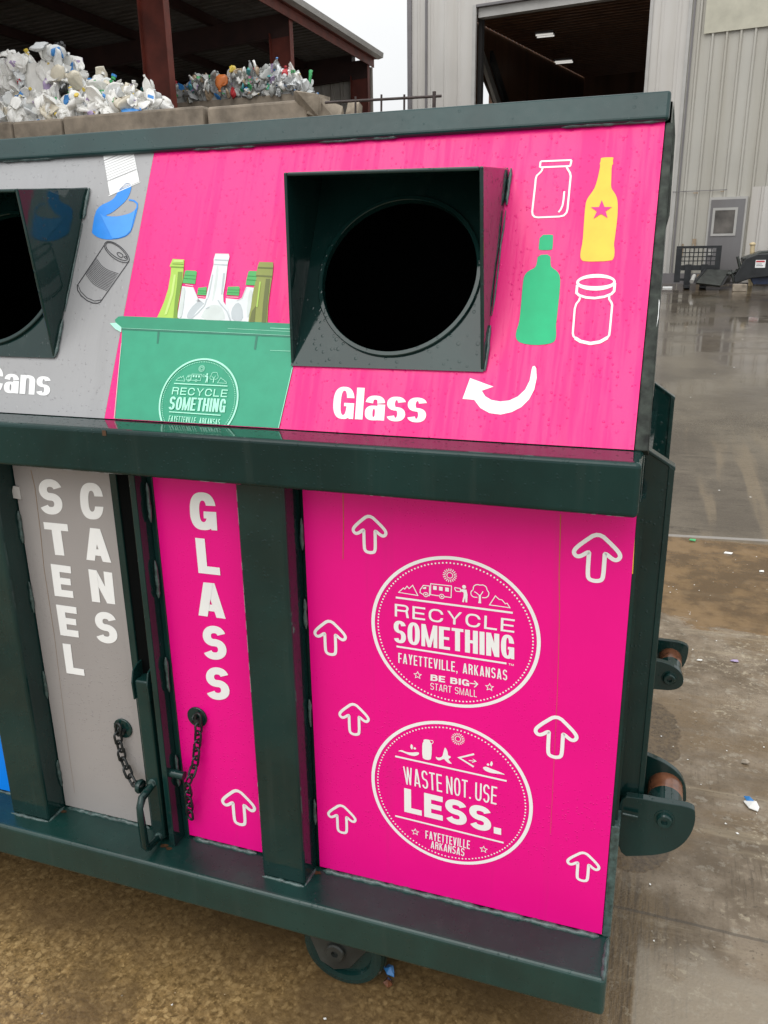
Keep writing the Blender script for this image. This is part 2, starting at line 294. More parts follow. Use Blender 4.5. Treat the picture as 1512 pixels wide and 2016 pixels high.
    fp = math_(N, L, 'MULTIPLY', ramp_out(N, L, math_(N, L, 'ADD', noise(N, L, p, 0.55, 5, 0.6), math_(N, L, 'MULTIPLY', brush, 0.12)), 0.52, 0.6), ramp_out(N, L, Y, 6.5, 8.5))
    pud = math_(N, L, 'MAXIMUM', pd1, math_(N, L, 'MAXIMUM', pd2, pd3))
    c = mix(N, L, math_(N, L, 'MULTIPLY', pud, 0.85), c, mix(N, L, ramp_out(N, L, med, 0.4, 0.62), (0.085, 0.043, 0.014), (0.20, 0.115, 0.046)))
    wetf = math_(N, L, 'MAXIMUM', math_(N, L, 'MAXIMUM', math_(N, L, 'MULTIPLY', pd1, 0.8), math_(N, L, 'MULTIPLY', math_(N, L, 'MAXIMUM', pd2, pd3), 0.35)), fp)
    c = mix(N, L, math_(N, L, 'MULTIPLY', math_(N, L, 'MAXIMUM', pd2, pd3), 0.7), c, mix(N, L, ramp_out(N, L, fine, 0.42, 0.62), (0.045, 0.03, 0.013), (0.13, 0.09, 0.042)))
    # expansion joints
    def joint(v, at, wd):
        return math_(N, L, 'LESS_THAN', math_(N, L, 'ABSOLUTE', math_(N, L, 'SUBTRACT', v, at)), wd)
    j = math_(N, L, 'MAXIMUM', joint(math_(N, L, 'ADD', Y, math_(N, L, 'MULTIPLY', wig, 0.04)), 0.43, 0.005), joint(math_(N, L, 'SUBTRACT', Y, math_(N, L, 'MULTIPLY', X, 0.14)), 9.2, 0.02))
    c = mix(N, L, math_(N, L, 'MULTIPLY', j, 0.55), c, (0.05, 0.04, 0.03))
    j2 = joint(math_(N, L, 'SUBTRACT', Y, math_(N, L, 'MULTIPLY', X, 0.12)), 3.62, 0.022)
    c = mix(N, L, math_(N, L, 'MULTIPLY', j2, 0.6), c, (0.36, 0.34, 0.32))
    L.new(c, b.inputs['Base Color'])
    ro = math_(N, L, 'SUBTRACT', math_(N, L, 'ADD', 0.22, math_(N, L, 'MULTIPLY', fine, 0.42)), math_(N, L, 'MULTIPLY', ramp_out(N, L, Y, 4.0, 9.0), 0.25))
    ro = mix(N, L, wetf, ro, 0.06)
    L.new(ro, b.inputs['Roughness']); b.inputs['Specular IOR Level'].default_value = 0.5
    hgt = math_(N, L, 'ADD', math_(N, L, 'ADD', math_(N, L, 'MULTIPLY', fine, 0.45), math_(N, L, 'MULTIPLY', vf, 0.5)), math_(N, L, 'MULTIPLY', agg.outputs['Distance'], 0.35))
    hgt = math_(N, L, 'ADD', hgt, math_(N, L, 'MULTIPLY', brush, 0.12))
    hgt = math_(N, L, 'MULTIPLY', hgt, math_(N, L, 'SUBTRACT', 1.0, math_(N, L, 'MULTIPLY', wetf, 0.985)))
    hgt = math_(N, L, 'MULTIPLY', hgt, math_(N, L, 'SUBTRACT', 1.0, math_(N, L, 'MULTIPLY', ramp_out(N, L, Y, 5, 11), 0.75)))
    bump(N, L, b, hgt, 0.6, 0.0028)
    return m
M['ground'] = ground_mat()

# ------------------------------------------------------------------ mesh building
class MB:
    def __init__(s): s.v = []; s.f = []; s.mi = []; s.sm = []; s.cur = 0
    def add(s, vs, fs, smooth=False):
        o = len(s.v); s.v += [tuple(x) for x in vs]
        for f in fs: s.f.append([i + o for i in f]); s.mi.append(s.cur); s.sm.append(smooth)
    def box(s, a, b, mat=None):
        x0, y0, z0 = a; x1, y1, z1 = b
        vs = [Vector(p) for p in ((x0, y0, z0), (x1, y0, z0), (x1, y1, z0), (x0, y1, z0), (x0, y0, z1), (x1, y0, z1), (x1, y1, z1), (x0, y1, z1))]
        if mat: vs = [mat @ p for p in vs]
        s.add(vs, [(0, 3, 2, 1), (4, 5, 6, 7), (0, 1, 5, 4), (1, 2, 6, 5), (2, 3, 7, 6), (3, 0, 4, 7)])
    def hexa(s, vs):                       # 8 points, bottom ring then top ring
        s.add(vs, [(0, 3, 2, 1), (4, 5, 6, 7), (0, 1, 5, 4), (1, 2, 6, 5), (2, 3, 7, 6), (3, 0, 4, 7)])
    def poly(s, pts): s.add(pts, [list(range(len(pts)))])
    def prism(s, pts, off):                # planar outline pushed by a vector
        off = Vector(off); n = len(pts); P = [Vector(p) for p in pts]
        s.add(P + [p + off for p in P], [list(range(n))[::-1], [n + i for i in range(n)]] + [(i, (i + 1) % n, n + (i + 1) % n, n + i) for i in range(n)])
    def tube(s, pts, r, seg=8, closed=False, cap=True):
        P = [Vector(p) for p in pts]; n = len(P); rings = []
        up = Vector((0.31, 0.2, 0.93)).normalized()
        for i in range(n):
            t = (P[(i + 1) % n] - P[i - 1]) if closed else (P[min(i + 1, n - 1)] - P[max(i - 1, 0)])
            t.normalize(); a = t.cross(up)
            if a.length < 1e-3: a = t.cross(Vector((1, 0, 0)))
            a.normalize(); bb = t.cross(a)
            rr = r[i] if isinstance(r, (list, tuple)) else r
            rings.append([P[i] + a * (rr * math.cos(2 * math.pi * k / seg)) + bb * (rr * math.sin(2 * math.pi * k / seg)) for k in range(seg)])
        vs = [p for R in rings for p in R]; fs = []
        for i in range(n if closed else n - 1):
            j = (i + 1) % n
            for k in range(seg): fs.append((i * seg + k, i * seg + (k + 1) % seg, j * seg + (k + 1) % seg, j * seg + k))
        s.add(vs, fs, True)
        if cap and not closed:
            s.add(rings[0], [list(range(seg))[::-1]]); s.add(rings[-1], [list(range(seg))])
    def disc(s, c, ax, prof, seg=32):      # lathe: prof = [(radius, along axis)]
        c = Vector(c); ax = Vector(ax).normalized(); a = ax.cross(Vector((0, 0, 1)))
        if a.length < 1e-3: a = Vector((1, 0, 0))
        a.normalize(); bb = ax.cross(a); vs = []; fs = []
        for (r, h) in prof:
            for k in range(seg): th = 2 * math.pi * k / seg; vs.append(c + ax * h + (a * math.cos(th) + bb * math.sin(th)) * r)
        for i in range(len(prof) - 1):
            for k in range(seg): fs.append((i * seg + k, i * seg + (k + 1) % seg, (i + 1) * seg + (k + 1) % seg, (i + 1) * seg + k))
        s.add(vs, fs)
    def build(s, name, mats, parent=None, bevel=0.0, seg=2, smooth=False):
        me = bpy.data.meshes.new(name); me.from_pydata(s.v, [], s.f)
        if not isinstance(mats, (list, tuple)): mats = [mats]
        for m in mats: me.materials.append(M[m] if isinstance(m, str) else m)
        for p, i, q in zip(me.polygons, s.mi, s.sm): p.material_index = i; p.use_smooth = q or smooth
        bm = bmesh.new(); bm.from_mesh(me); bmesh.ops.recalc_face_normals(bm, faces=bm.faces); bm.to_mesh(me); bm.free()
        o = bpy.data.objects.new(name, me); COL.objects.link(o)
        if parent: o.parent = parent
        if bevel:
            md = o.modifiers.new('bevel', 'BEVEL'); md.width = bevel; md.segments = seg; md.limit_method = 'ANGLE'; md.angle_limit = math.radians(40)
            md.harden_normals = False
        return o
def tag(o, label=None, cat=None, group=None, kind=None):
    for k, v in (('label', label), ('category', cat), ('group', group), ('kind', kind)):
        if v: o[k] = v
    return o
def empty(name, loc=(0, 0, 0), **kw):
    o = bpy.data.objects.new(name, None); COL.objects.link(o); o.location = loc; o.empty_display_size = 0.2
    tag(o, **kw); return o

# ------------------------------------------------------------------ flat print: lettering and drawings laid on a panel
class Print:
    def __init__(s, plane, px=None, clip=None):
        s.plane = plane; s.px = px; s.tri = []; s.k = 0; s.clip = clip; s.lift0 = 0.0007
    def P(s, u, v): return s.px(u, v)
    def emit(s, poly, lift):
        if s.clip is not None:             # keep b >= clip
            out = []
            for i in range(len(poly)):
                a, b = poly[i - 1], poly[i]; ia, ib = a[1] >= s.clip, b[1] >= s.clip
                if ia != ib: t = (s.clip - a[1]) / (b[1] - a[1]); out.append((a[0] + (b[0] - a[0]) * t, s.clip))
                if ib: out.append(b)
            poly = out
            if len(poly) < 3: return
        s.tri.append((poly, lift))
    def piece(s, polys):
        s.k = (s.k + 1) % 6; l = s.lift0 + s.k * 0.00012
        for p in polys: s.emit(p, l)
    def fill(s, pts, holes=()):            # any outline
        loops = [[Vector((a, b, 0)) for a, b in pts]] + [[Vector((a, b, 0)) for a, b in h] for h in holes]
        flatp = [q for l in loops for q in l]
        s.piece([[(flatp[i].x, flatp[i].y) for i in t] for t in tessellate_polygon(loops)])
    def stroke(s, pts, wd, closed=False, tf=None):
        n = len(pts); P = [Vector(p) for p in pts]; Lf = []; Rt = []
        for i in range(n):
            d1 = P[i] - P[i - 1] if (closed or i > 0) else P[1] - P[0]
            d2 = P[(i + 1) % n] - P[i] if (closed or i < n - 1) else P[-1] - P[-2]
            if d1.length < 1e-9: d1 = d2
            if d2.length < 1e-9: d2 = d1
            if d1.length < 1e-9: continue
            d1 = d1.normalized(); d2 = d2.normalized(); t = d1 + d2
            if t.length < 1e-4: t = d1
            t.normalize(); nn = Vector((-t.y, t.x)); c = max(0.5, nn.dot(Vector((-d1.y, d1.x))))
            h = (wd(i, t) if callable(wd) else wd) / 2 / c
            Lf.append(P[i] + nn * h); Rt.append(P[i] - nn * h)
        m = len(Lf); polys = []
        for i in range(m if closed else m - 1):
            j = (i + 1) % m; q = [Lf[i], Lf[j], Rt[j], Rt[i]]
            if tf: q = [tf(*p) for p in q]
            else: q = [tuple(p) for p in q]
            polys.append(q)
        s.k = (s.k + 1) % 6; l = s.lift0 + s.k * 0.00012
        for i, q in enumerate(polys): s.emit(q, l + (i % 4) * 0.00002)
    def ring(s, c, r0, r1, seg=96):        # elliptical ring, r = (rx, ry)
        polys = []
        for i in range(seg):
            a, b = 2 * math.pi * i / seg, 2 * math.pi * (i + 1) / seg
            polys.append([(c[0] + r[0] * math.cos(t), c[1] + r[1] * math.sin(t)) for r, t in ((r0, a), (r1, a), (r1, b), (r0, b))])
        s.piece(polys)
    def dot(s, c, r, n=8):
        s.piece([[(c[0] + r * math.cos(2 * math.pi * i / n), c[1] + r * math.sin(2 * math.pi * i / n)) for i in range(n)]])
    def build(s, name, mat, parent, lift=0.0):
        mb = MB()
        for poly, l in s.tri: mb.poly([s.plane(a, b, l + lift) for a, b in poly])
        # one outward orientation
        me = bpy.data.meshes.new(name); me.from_pydata(mb.v, [], mb.f); me.materials.append(M[mat])
        o = bpy.data.objects.new(name, me); COL.objects.link(o); o.parent = parent; return o
def chaikin(pts, it=2, closed=True):
    for _ in range(it):
        out = []; n = len(pts)
        for i in range(n if closed else n - 1):
            a, b = pts[i], pts[(i + 1) % n]
            out += [(a[0] * .75 + b[0] * .25, a[1] * .75 + b[1] * .25), (a[0] * .25 + b[0] * .75, a[1] * .25 + b[1] * .75)]
        if not closed: out = [pts[0]] + out + [pts[-1]]
        pts = out
    return pts
def lerp(a, b, t): return a + (b - a) * t
def rect(x0, y0, x1, y1): return [(x0, y0), (x1, y0), (x1, y1), (x0, y1)]
def ribbon(pts, th):
    """quads along a centre line; th(tangent)->thickness"""
    P = [Vector(p) for p in pts]; A = []; B = []
    for i in range(len(P)):
        t = P[min(i + 1, len(P) - 1)] - P[max(i - 1, 0)]; t.normalize(); n = Vector((-t.y, t.x)); h = th(t) / 2
        A.append(P[i] + n * h); B.append(P[i] - n * h)
    return [[tuple(A[i]), tuple(A[i + 1]), tuple(B[i + 1]), tuple(B[i])] for i in range(len(P) - 1)]
def sup(c, rx, ry, th, n): 
    ct, st = math.cos(th), math.sin(th)
    return (c[0] + rx * math.copysign(abs(ct) ** (2 / n), ct), c[1] + ry * math.copysign(abs(st) ** (2 / n), st))
def cring(w, tv, th, y0, y1, ya=None, yb=None, n=2.5, seg=44):
    """O ring from y0 to y1; opening on the right between heights ya and yb"""
    c = (w / 2, (y0 + y1) / 2); ro = (w / 2, (y1 - y0) / 2); ri = (w / 2 - tv, ro[1] - th)
    def ang(y, r): return math.asin(min(1, (abs(y - c[1]) / r) ** (n / 2))) * (1 if y >= c[1] else -1)
    if ya is None: a0 = a1 = 0; b0 = b1 = 2 * math.pi
    else: a0, a1 = ang(yb, ro[1]), ang(yb, ri[1]); b0, b1 = 2 * math.pi + ang(ya, ro[1]), 2 * math.pi + ang(ya, ri[1])
    q = []
    for i in range(seg):
        s0, s1 = i / seg, (i + 1) / seg
        q.append([sup(c, *ro, lerp(a0, b0, s0), n), sup(c, *ro, lerp(a0, b0, s1), n), sup(c, *ri, lerp(a1, b1, s1), n), sup(c, *ri, lerp(a1, b1, s0), n)])
    return q
def glyph(ch, w, tv, th):
    T = lambda t: math.sqrt((tv * t.y) ** 2 + (th * t.x) ** 2)
    if ch == 'I' or ch == 'l': return [[rect(0, 0, tv, 1)]]
    if ch == 'L': return [[rect(0, 0, tv, 1), rect(tv, 0, w, th)]]
    if ch == 'T': return [[rect(0, 1 - th, w, 1), rect(w / 2 - tv / 2, 0, w / 2 + tv / 2, 1 - th)]]
    if ch == 'E': return [[rect(0, 0, tv, 1), rect(tv, 0, w, th), rect(tv, .5 - th * .47, w * .93, .5 + th * .47), rect(tv, 1 - th, w, 1)]]
    if ch == 'F': return [[rect(0, 0, tv, 1), rect(tv, .46 - th * .47, w * .92, .46 + th * .47), rect(tv, 1 - th, w, 1)]]
    if ch == 'H': return [[rect(0, 0, tv, 1), rect(w - tv, 0, w, 1), rect(tv, .5 - th / 2, w - tv, .5 + th / 2)]]
    if ch == 'N': return [[rect(0, 0, tv, 1)], [rect(w - tv, 0, w, 1)], [[(tv * .1, 1), (tv * .96, 1), (w - tv * .1, 0), (w - tv * .96, 0)]]]
    if ch == 'M':
        k = tv * .8
        return [[rect(0, 0, k, 1)], [rect(w - k, 0, w, 1)], [[(.02, 1), (k * 1.12, 1), (w / 2 + k * .42, 0), (w / 2 - k * .42, 0)]], [[(w - .02, 1), (w - k * 1.12, 1), (w / 2 - k * .42, 0), (w / 2 + k * .42, 0)]]]
    if ch == 'A':
        a = min(tv * .6, w * .24); return [[[(0, 0), (tv, 0), (w / 2 + a * .75, 1), (w / 2 - a, 1)]], [[(w - tv, 0), (w, 0), (w / 2 + a, 1), (w / 2 - a * .75, 1)]], [rect(w * .2, .17, w * .8, .17 + th * .9)]]
    if ch == 'V':
        a = tv * .6; return [[[(0, 1), (tv, 1), (w / 2 + a * .6, 0), (w / 2 - a, 0)]], [[(w - tv, 1), (w, 1), (w / 2 + a, 0), (w / 2 - a * .6, 0)]]]
    if ch == 'W':
        k = tv * .85; q = []
        for x0, x1 in ((0, .27), (.5, .27), (.5, .73), (1, .73)):
            ax = (w - k) * x0; bx = (w - k) * x1; q.append([[(ax, 1), (ax + k, 1), (bx + k, 0), (bx, 0)]])
        return q
    if ch == 'Y': return [[[(0, 1), (tv * 1.1, 1), (w / 2 + tv * .35, .42), (w / 2 - tv * .5, .42)]], [[(w - tv * 1.1, 1), (w, 1), (w / 2 + tv * .5, .42), (w / 2 - tv * .35, .42)]], [rect(w / 2 - tv / 2, 0, w / 2 + tv / 2, .44)]]
    if ch == 'K': return [[rect(0, 0, tv, 1)], [[(tv * .9, .36), (tv * .9, .56), (w - tv * .95, 1), (w, 1)]], [[(w - tv, 0), (w, 0), (tv * .75 + w * .25, .66), (w * .3, .46)]]]
    if ch == 'O': return [cring(w, tv, th, -.01, 1.01)]
    if ch == 'C': return [cring(w, tv, th, -.01, 1.01, .36, .64)]
    if ch == 'G': return [cring(w, tv, th, -.01, 1.01, .50, .66), [rect(w * .52, .50 - th * .85, w - tv * .5, .50)], [rect(w - tv * .62, 0, w, .42)]]
    if ch == 'U': return [[rect(0, .3, tv, 1), rect(w - tv, .3, w, 1)] + [q for q in cring(w, tv, th, -.01, .62, None, None) if max(p[1] for p in q) <= .325]]
    if ch == 'S':
        rx = (w - tv) / 2; y1 = 1.01 - th / 2; y0 = -.01 + th / 2; m = .505; ry1 = (y1 - m) / 2; ry0 = (m - y0) / 2; n = 2.2
        pts = [sup((w / 2, (y1 + m) / 2), rx, ry1, math.radians(a), n) for a in range(14, 271, 8)]
        pts += [sup((w / 2, (y0 + m) / 2), rx, ry0, math.radians(a), n) for a in range(88, -167, -8)]
        return [ribbon(pts, T)]
    if ch in 'RB':
        y0 = .44 if ch == 'R' else .48; ra = (1 - th / 2 - (y0 + th / 2)) / 2; q = []
        def bowl(ya, yb, ww):
            r = (yb - ya - th) / 2; rr = min(r * 1.1, ww - tv * 1.2); cx = ww - tv / 2 - rr
            pts = [(tv * .5, yb - th / 2), (cx, yb - th / 2)] + [sup((cx, (ya + yb) / 2), rr, r, math.radians(a), 2.3) for a in range(80, -81, -10)] + [(cx, ya + th / 2), (tv * .5, ya + th / 2)]
            return ribbon(pts, T)
        q = [[rect(0, 0, tv, 1)], bowl(y0, 1, w * .97 if ch == 'R' else w * .94)]
        if ch == 'B': q.append(bowl(0, .48 + th, w))
        else: q.append([[(w - tv * 1.05, 0), (w, 0), (w * .9, y0 + th * .6), (w * .9 - tv, y0 + th * .6)]])
        return q
    if ch == '.': return [[rect(0, 0, tv, tv * .95)]]
    if ch == ',': return [[[(0, 0), (tv, 0), (tv, tv * .9), (0, tv * .9)], [(tv * .25, -.16), (tv * .55, -.16), (tv, 0), (tv * .4, 0)]]]
    if ch == 's': return [[[(p[0], p[1] * .76) for p in q] for q in g] for g in glyph('S', w, tv, th * 1.2)]
    if ch == 'n':
        r = (w - tv) / 2; pts = [(tv * .4, .50)] + [sup((w / 2, .50), r, .27 - th / 2, math.radians(a), 2.3) for a in range(165, -1, -11)]
        return [[rect(0, 0, tv, .76)], ribbon(pts, T), [rect(w - tv, 0, w, .5)]]
    if ch == 'a':
        r = (w - tv) / 2; pts = [sup((w / 2, .50), r, .27 - th / 2, math.radians(a), 2.3) for a in range(172, -1, -11)]
        return [ribbon(pts, T), [rect(w - tv, 0, w, .5)], [[(p[0], p[1]) for p in q] for q in cring(w * .9, tv, th * .85, -.01, .455)]]
    return []
NARROW = {'L': .84, 'E': .88, 'F': .84, 'M': 1.28, 'W': 1.4, 'T': .92, 'V': 1.02, 'A': 1.06, 's': .86, 'a': .92, 'n': .92}
def text(pr, quad, s, w=.6, tv=.2, th=.2, gap=.09, word=.35):
    """letters fitted into a quad of photo readings: top-left, bottom-left, bottom-right, top-right"""
    TL, BL, BR, TR = [pr.P(*q) for q in quad]
    x = 0; items = []
    for ch in s:
        if ch == ' ': x += word; continue
        ww = w * NARROW.get(ch, 1)
        if ch in 'Il.,': ww = tv
        items.append((ch, x, ww)); x += ww + gap
    tot = x - gap
    for ch, x0, ww in items:
        for pc in glyph(ch, ww, tv, th):
            out = []
            for q in pc:
                r = []
                for (a, b) in q:
                    t = (x0 + a) / tot
                    r.append((lerp(lerp(BL[0], BR[0], t), lerp(TL[0], TR[0], t), b), lerp(lerp(BL[1], BR[1], t), lerp(TL[1], TR[1], t), b)))
                out.append(r)
            pr.piece(out)
def letter(pr, quad, ch, tvf=.36, th=.22):
    text(pr, quad, ch, w=.66, tv=.66 * tvf, th=th, gap=0) if ch != 'I' else None
def crop(ox, oy, sc): return lambda x, y: (ox + x / sc, oy + y / sc)

# ================================================================== ground
g = MB(); ys = [-8 + 0.5 * i for i in range(97)] + [60, 120, 400]; xs = [-300, -60, -20, -8, -3, 0, 3, 8, 20, 60, 300]
g.add([(x, y, ground_z(y)) for y in ys for x in xs], [(i * 11 + k, i * 11 + k + 1, (i + 1) * 11 + k + 1, (i + 1) * 11 + k) for i in range(len(ys) - 1) for k in range(10)], True)
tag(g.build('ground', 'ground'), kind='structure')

# ================================================================== recycling container
BIN = empty('recycling_container', (-1.5, 0.5, GZ), label='dark green steel recycling container with magenta and grey fronts standing on wet concrete', cat='recycling container')
class _P:                                  # parts are modelled in yard coordinates and parented to the container
    pass
def part(mb, name, mats, parent=BIN, **kw):
    o = mb.build(name, mats, parent, **kw)
    if parent is BIN: o.matrix_parent_inverse = Matrix.Translation(-Vector(BIN.location))
    return o
XL = -3.45; XE = 0.0
ZB, ZL = -0.1, -0.006                     # bottom rail: underside, top
YF = -0.1147                              # its front
DEP = 1.0                                 # far side
DL, DR = -1.1155, -1.0050                 # slot between the two doors
# body behind the front panels
b = MB()
b.box((XL, 0.012, ZB), (XE - 0.002, DEP, 1.0))
part(b, 'body_shell', 'green')
# upper body: ridge section
b = MB(); bt = hp(0, 0, -0.01); tp = hp(0, 0.665, -0.012)
sec = [(bt.y, 1.002), (tp.y, tp.z), (DEP - tp.y, tp.z), (DEP - bt.y, 1.002)]
x0_, x1_ = XL, XE - .004
b.add([(x0_, y, z) for y, z in sec] + [(x1_, y, z) for y, z in sec], [(0, 1, 2, 3), (4, 7, 6, 5), (1, 2, 6, 5), (2, 3, 7, 6)]); part(b, 'hood_shell', 'green_top')
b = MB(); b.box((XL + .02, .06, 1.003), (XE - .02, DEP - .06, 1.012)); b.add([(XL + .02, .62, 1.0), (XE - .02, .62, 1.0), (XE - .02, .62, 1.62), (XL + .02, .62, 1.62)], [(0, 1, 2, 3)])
b.add([(XE - .02, .02, 1.0), (XE - .02, .62, 1.0), (XE - .02, .62, 1.6), (XE - .02, .3, 1.6)], [(0, 1, 2, 3)]); part(b, 'interior_shade', 'black')  # black sheets added behind the holes to paint the inside dark
# bottom rail
b = MB(); b.box((XL, YF, ZB), (0.019, 0.01, ZL)); part(b, 'bottom_rail', 'green_low', bevel=0.010, seg=4)
b = MB(); b.box((XL, DEP - 0.01, ZB), (0.019, DEP + 0.115, ZL)); part(b, 'bottom_rail', 'green', bevel=0.007, seg=3)
# middle rail
b = MB(); b.box((XL, -0.105, ZR0), (0.004, 0.011, ZR1)); part(b, 'middle_rail', 'green_rail', bevel=0.009, seg=4)
# top rail lies on the hood slope
b = MB(); t0, t1, nn = 0.614, 0.671, 0.015
b.hexa([hp(XL, t0, .003), hp(-0.007, t0, .003), hp(-0.007, t0, nn), hp(XL, t0, nn), hp(XL, t1, -.05), hp(-0.007, t1, -.05), hp(-0.007, t1, nn), hp(XL, t1, nn)])
part(b, 'top_rail', 'green_top', bevel=0.007, seg=3)
# lumpy weld beads along rail undersides and panel feet
def bead(p, q, r=0.004, step=0.012):
    p, q = Vector(p), Vector(q); n = max(3, int((q - p).length / step)); pts = []; rr = []
    for i in range(n + 1):
        pts.append(p.lerp(q, i / n) + Vector([random.uniform(-1, 1) * r * .2 for _ in range(3)])); rr.append(r * random.uniform(.7, 1.2))
    rr[0] = rr[-1] = r * .3; wb = MB(); wb.tube(pts, rr, 6); part(wb, 'weld_bead', 'weld')
for x0, x1 in ((-1.52, -1.36), (-1.0, -0.84), (-0.70, -0.52), (-0.2, -0.012)): bead(hp(x0, t0 + .001, .006), hp(x1, t0 + .001, .006), .0036)
bead((-0.64, -0.005, ZL), (-0.004, -0.005, ZL), .0075); bead((-0.995, -0.004, ZL), (-0.815, -0.004, ZL), .007); bead((-1.38, -0.004, ZL), (-1.12, -0.004, ZL), .007)
bead((-2.2, -0.003, ZL), (-1.51, -0.003, ZL), .005)
bead((-0.7694, -0.067, ZL), (-0.661, -0.067, ZL), .005); bead((-0.6595, -0.064, ZL), (-0.6595, -0.004, ZL), .005)
bead((-1.504, -0.067, ZL), (-1.386, -0.067, ZL), .005); bead((-1.385, -0.064, ZL), (-1.385, -0.004, ZL), .005)
for z0 in (.12, .38, .62, .8): 
    bead((-0.655, -0.004, z0), (-0.655, -0.004, z0 + .07), .0045); bead((-0.775, -0.004, z0 + .05), (-0.775, -0.004, z0 + .1), .004); bead((-1.384, -.005, z0 - .06), (-1.384, -.005, z0 + .02), .0045)
    bead((-1.012, -.014, z0 + .03), (-1.012, -.014, z0 + .12), .0045)
bead((0.012, -0.113, ZL), (0.012, -0.004, ZL), .006)
# end strip: ragged painted seam at the right end
b = MB(); b.box((0.0005, -0.0008, ZL), (0.018, 0.06, 0.275)); part(b, 'corner_strip', 'weld', bevel=.003)
b = MB(); b.box((0.0005, 0.0, 0.275), (0.007, 0.06, ZR0)); part(b, 'corner_strip', 'green')
b = MB()
b.hexa([hp(-0.0125, 0.0, -.03), hp(0.011, 0.0, -.03), hp(0.011, 0.0, .002), hp(-0.0125, 0.0, .002), hp(-0.0125, t0, -.03), hp(0.001, t0, -.03), hp(0.001, t0, .002), hp(-0.0125, t0, .002)])
part(b, 'corner_strip', 'corner', bevel=.002)
b = MB(); b.prism([hp(0.001, .40, -.03), hp(0.009, .45, -.03), hp(0.006, .60, -.03), hp(-0.002, t1, -.03)], HN * 0.012); part(b, 'end_lip', 'corner')
b = MB(); b.prism([atY(1249.5, 1036, -.0012), atY(1251, 1036, -.0012), atY(1246, 1130, -.0012), atY(1244.5, 1130, -.0012)], (0, .001, 0)); part(b, 'primer_chip', 'yellow_print')
b = MB(); b.prism([hp(.0045, .275, .0026), hp(.0062, .268, .0026), hp(.0066, .24, .0026), hp(.0050, .222, .0026), hp(.0056, .25, .0026)], HN * .0006); part(b, 'primer_chip', 'white')
# ---- upright posts
def post(x0, x1):
    b = MB(); b.box((x0, -0.0639, ZL - .002), (x1, 0.012, ZR0 + .01)); return part(b, 'post', 'green', bevel=0.008, seg=3)
post(-0.7694, -0.6609); post(-1.5039, -1.3863)
for x in (-2.32, -3.05): post(x, x + .11)
# ---- flat printed panels
def panel(x0, x1, mat, name='front_panel', y=-0.0015, lab=None):
    b = MB(); b.box((x0, y, ZL + .006), (x1, 0.0125, ZR0 + .008)); o = part(b, name, mat)
    if lab: o['label'] = lab
    return o
P_right = panel(-0.6498, -0.0002, 'pink', lab='wide magenta panel with two round emblems')
P_glass = panel(-1.0049, -0.8121 + .045, 'pink', lab='narrow magenta panel lettered GLASS')
P_steel = panel(-1.3832, DL, 'grey', lab='grey panel lettered STEEL CANS')
P_blue = panel(-2.21, -1.505, 'blue', lab='blue panel beyond the post')
VPL = lambda a, bb, l: Vector((a, -0.0015 - l, bb))
HPL = lambda a, bb, l: hp(a, bb, 0.0015 + l)
def prn(plane, px, **kw): return Print(plane, px, **kw)
def pbuild(pr, name, mat, parent, lift=0.0):
    o = pr.build(name, M and mat, parent, lift); o.matrix_parent_inverse = Matrix.Identity(4); return o
# hood panels (thin sheets)
HOLES = [(-0.482, 0.319), (-0.482 - 0.9665, 0.319)]
def hood_panel(poly, mat, lab):
    b = MB(); x0_, x1_ = poly[0][0], poly[1][0]
    loops = [[Vector((x, t, 0)) for x, t in poly]] + [[Vector((cx + .1565 * math.cos(k * math.pi / 24), ct + .1565 * math.sin(k * math.pi / 24), 0)) for k in range(48)] for cx, ct in HOLES if x0_ < cx < x1_]
    fl_ = [q for l in loops for q in l]
    b.add([hp(q.x, q.y, .0015) for q in fl_], [list(t) for t in tessellate_polygon(loops)]); o = part(b, 'hood_panel', mat); o['label'] = lab; return o
xd0, td0 = HO(207, 823); xd1, td1 = HO(306, 292)
XD = (xd0 + xd1) / 2
H_pink = hood_panel([(XD, 0.001), (-0.0135, 0.001), (-0.0135, 0.626), (XD, 0.626)], 'pink_wet', 'sloping magenta panel with bottle pictures')
H_grey = hood_panel([(-2.06, 0.001), (XD - .0004, 0.001), (XD - .0004, 0.626), (-2.06, 0.626)], 'grey_wet', 'sloping grey panel with can pictures')
H_blue = hood_panel([(-3.4, 0.001), (-2.0605, 0.001), (-2.0605, 0.626), (-3.4, 0.626)], 'blue', 'sloping blue panel')
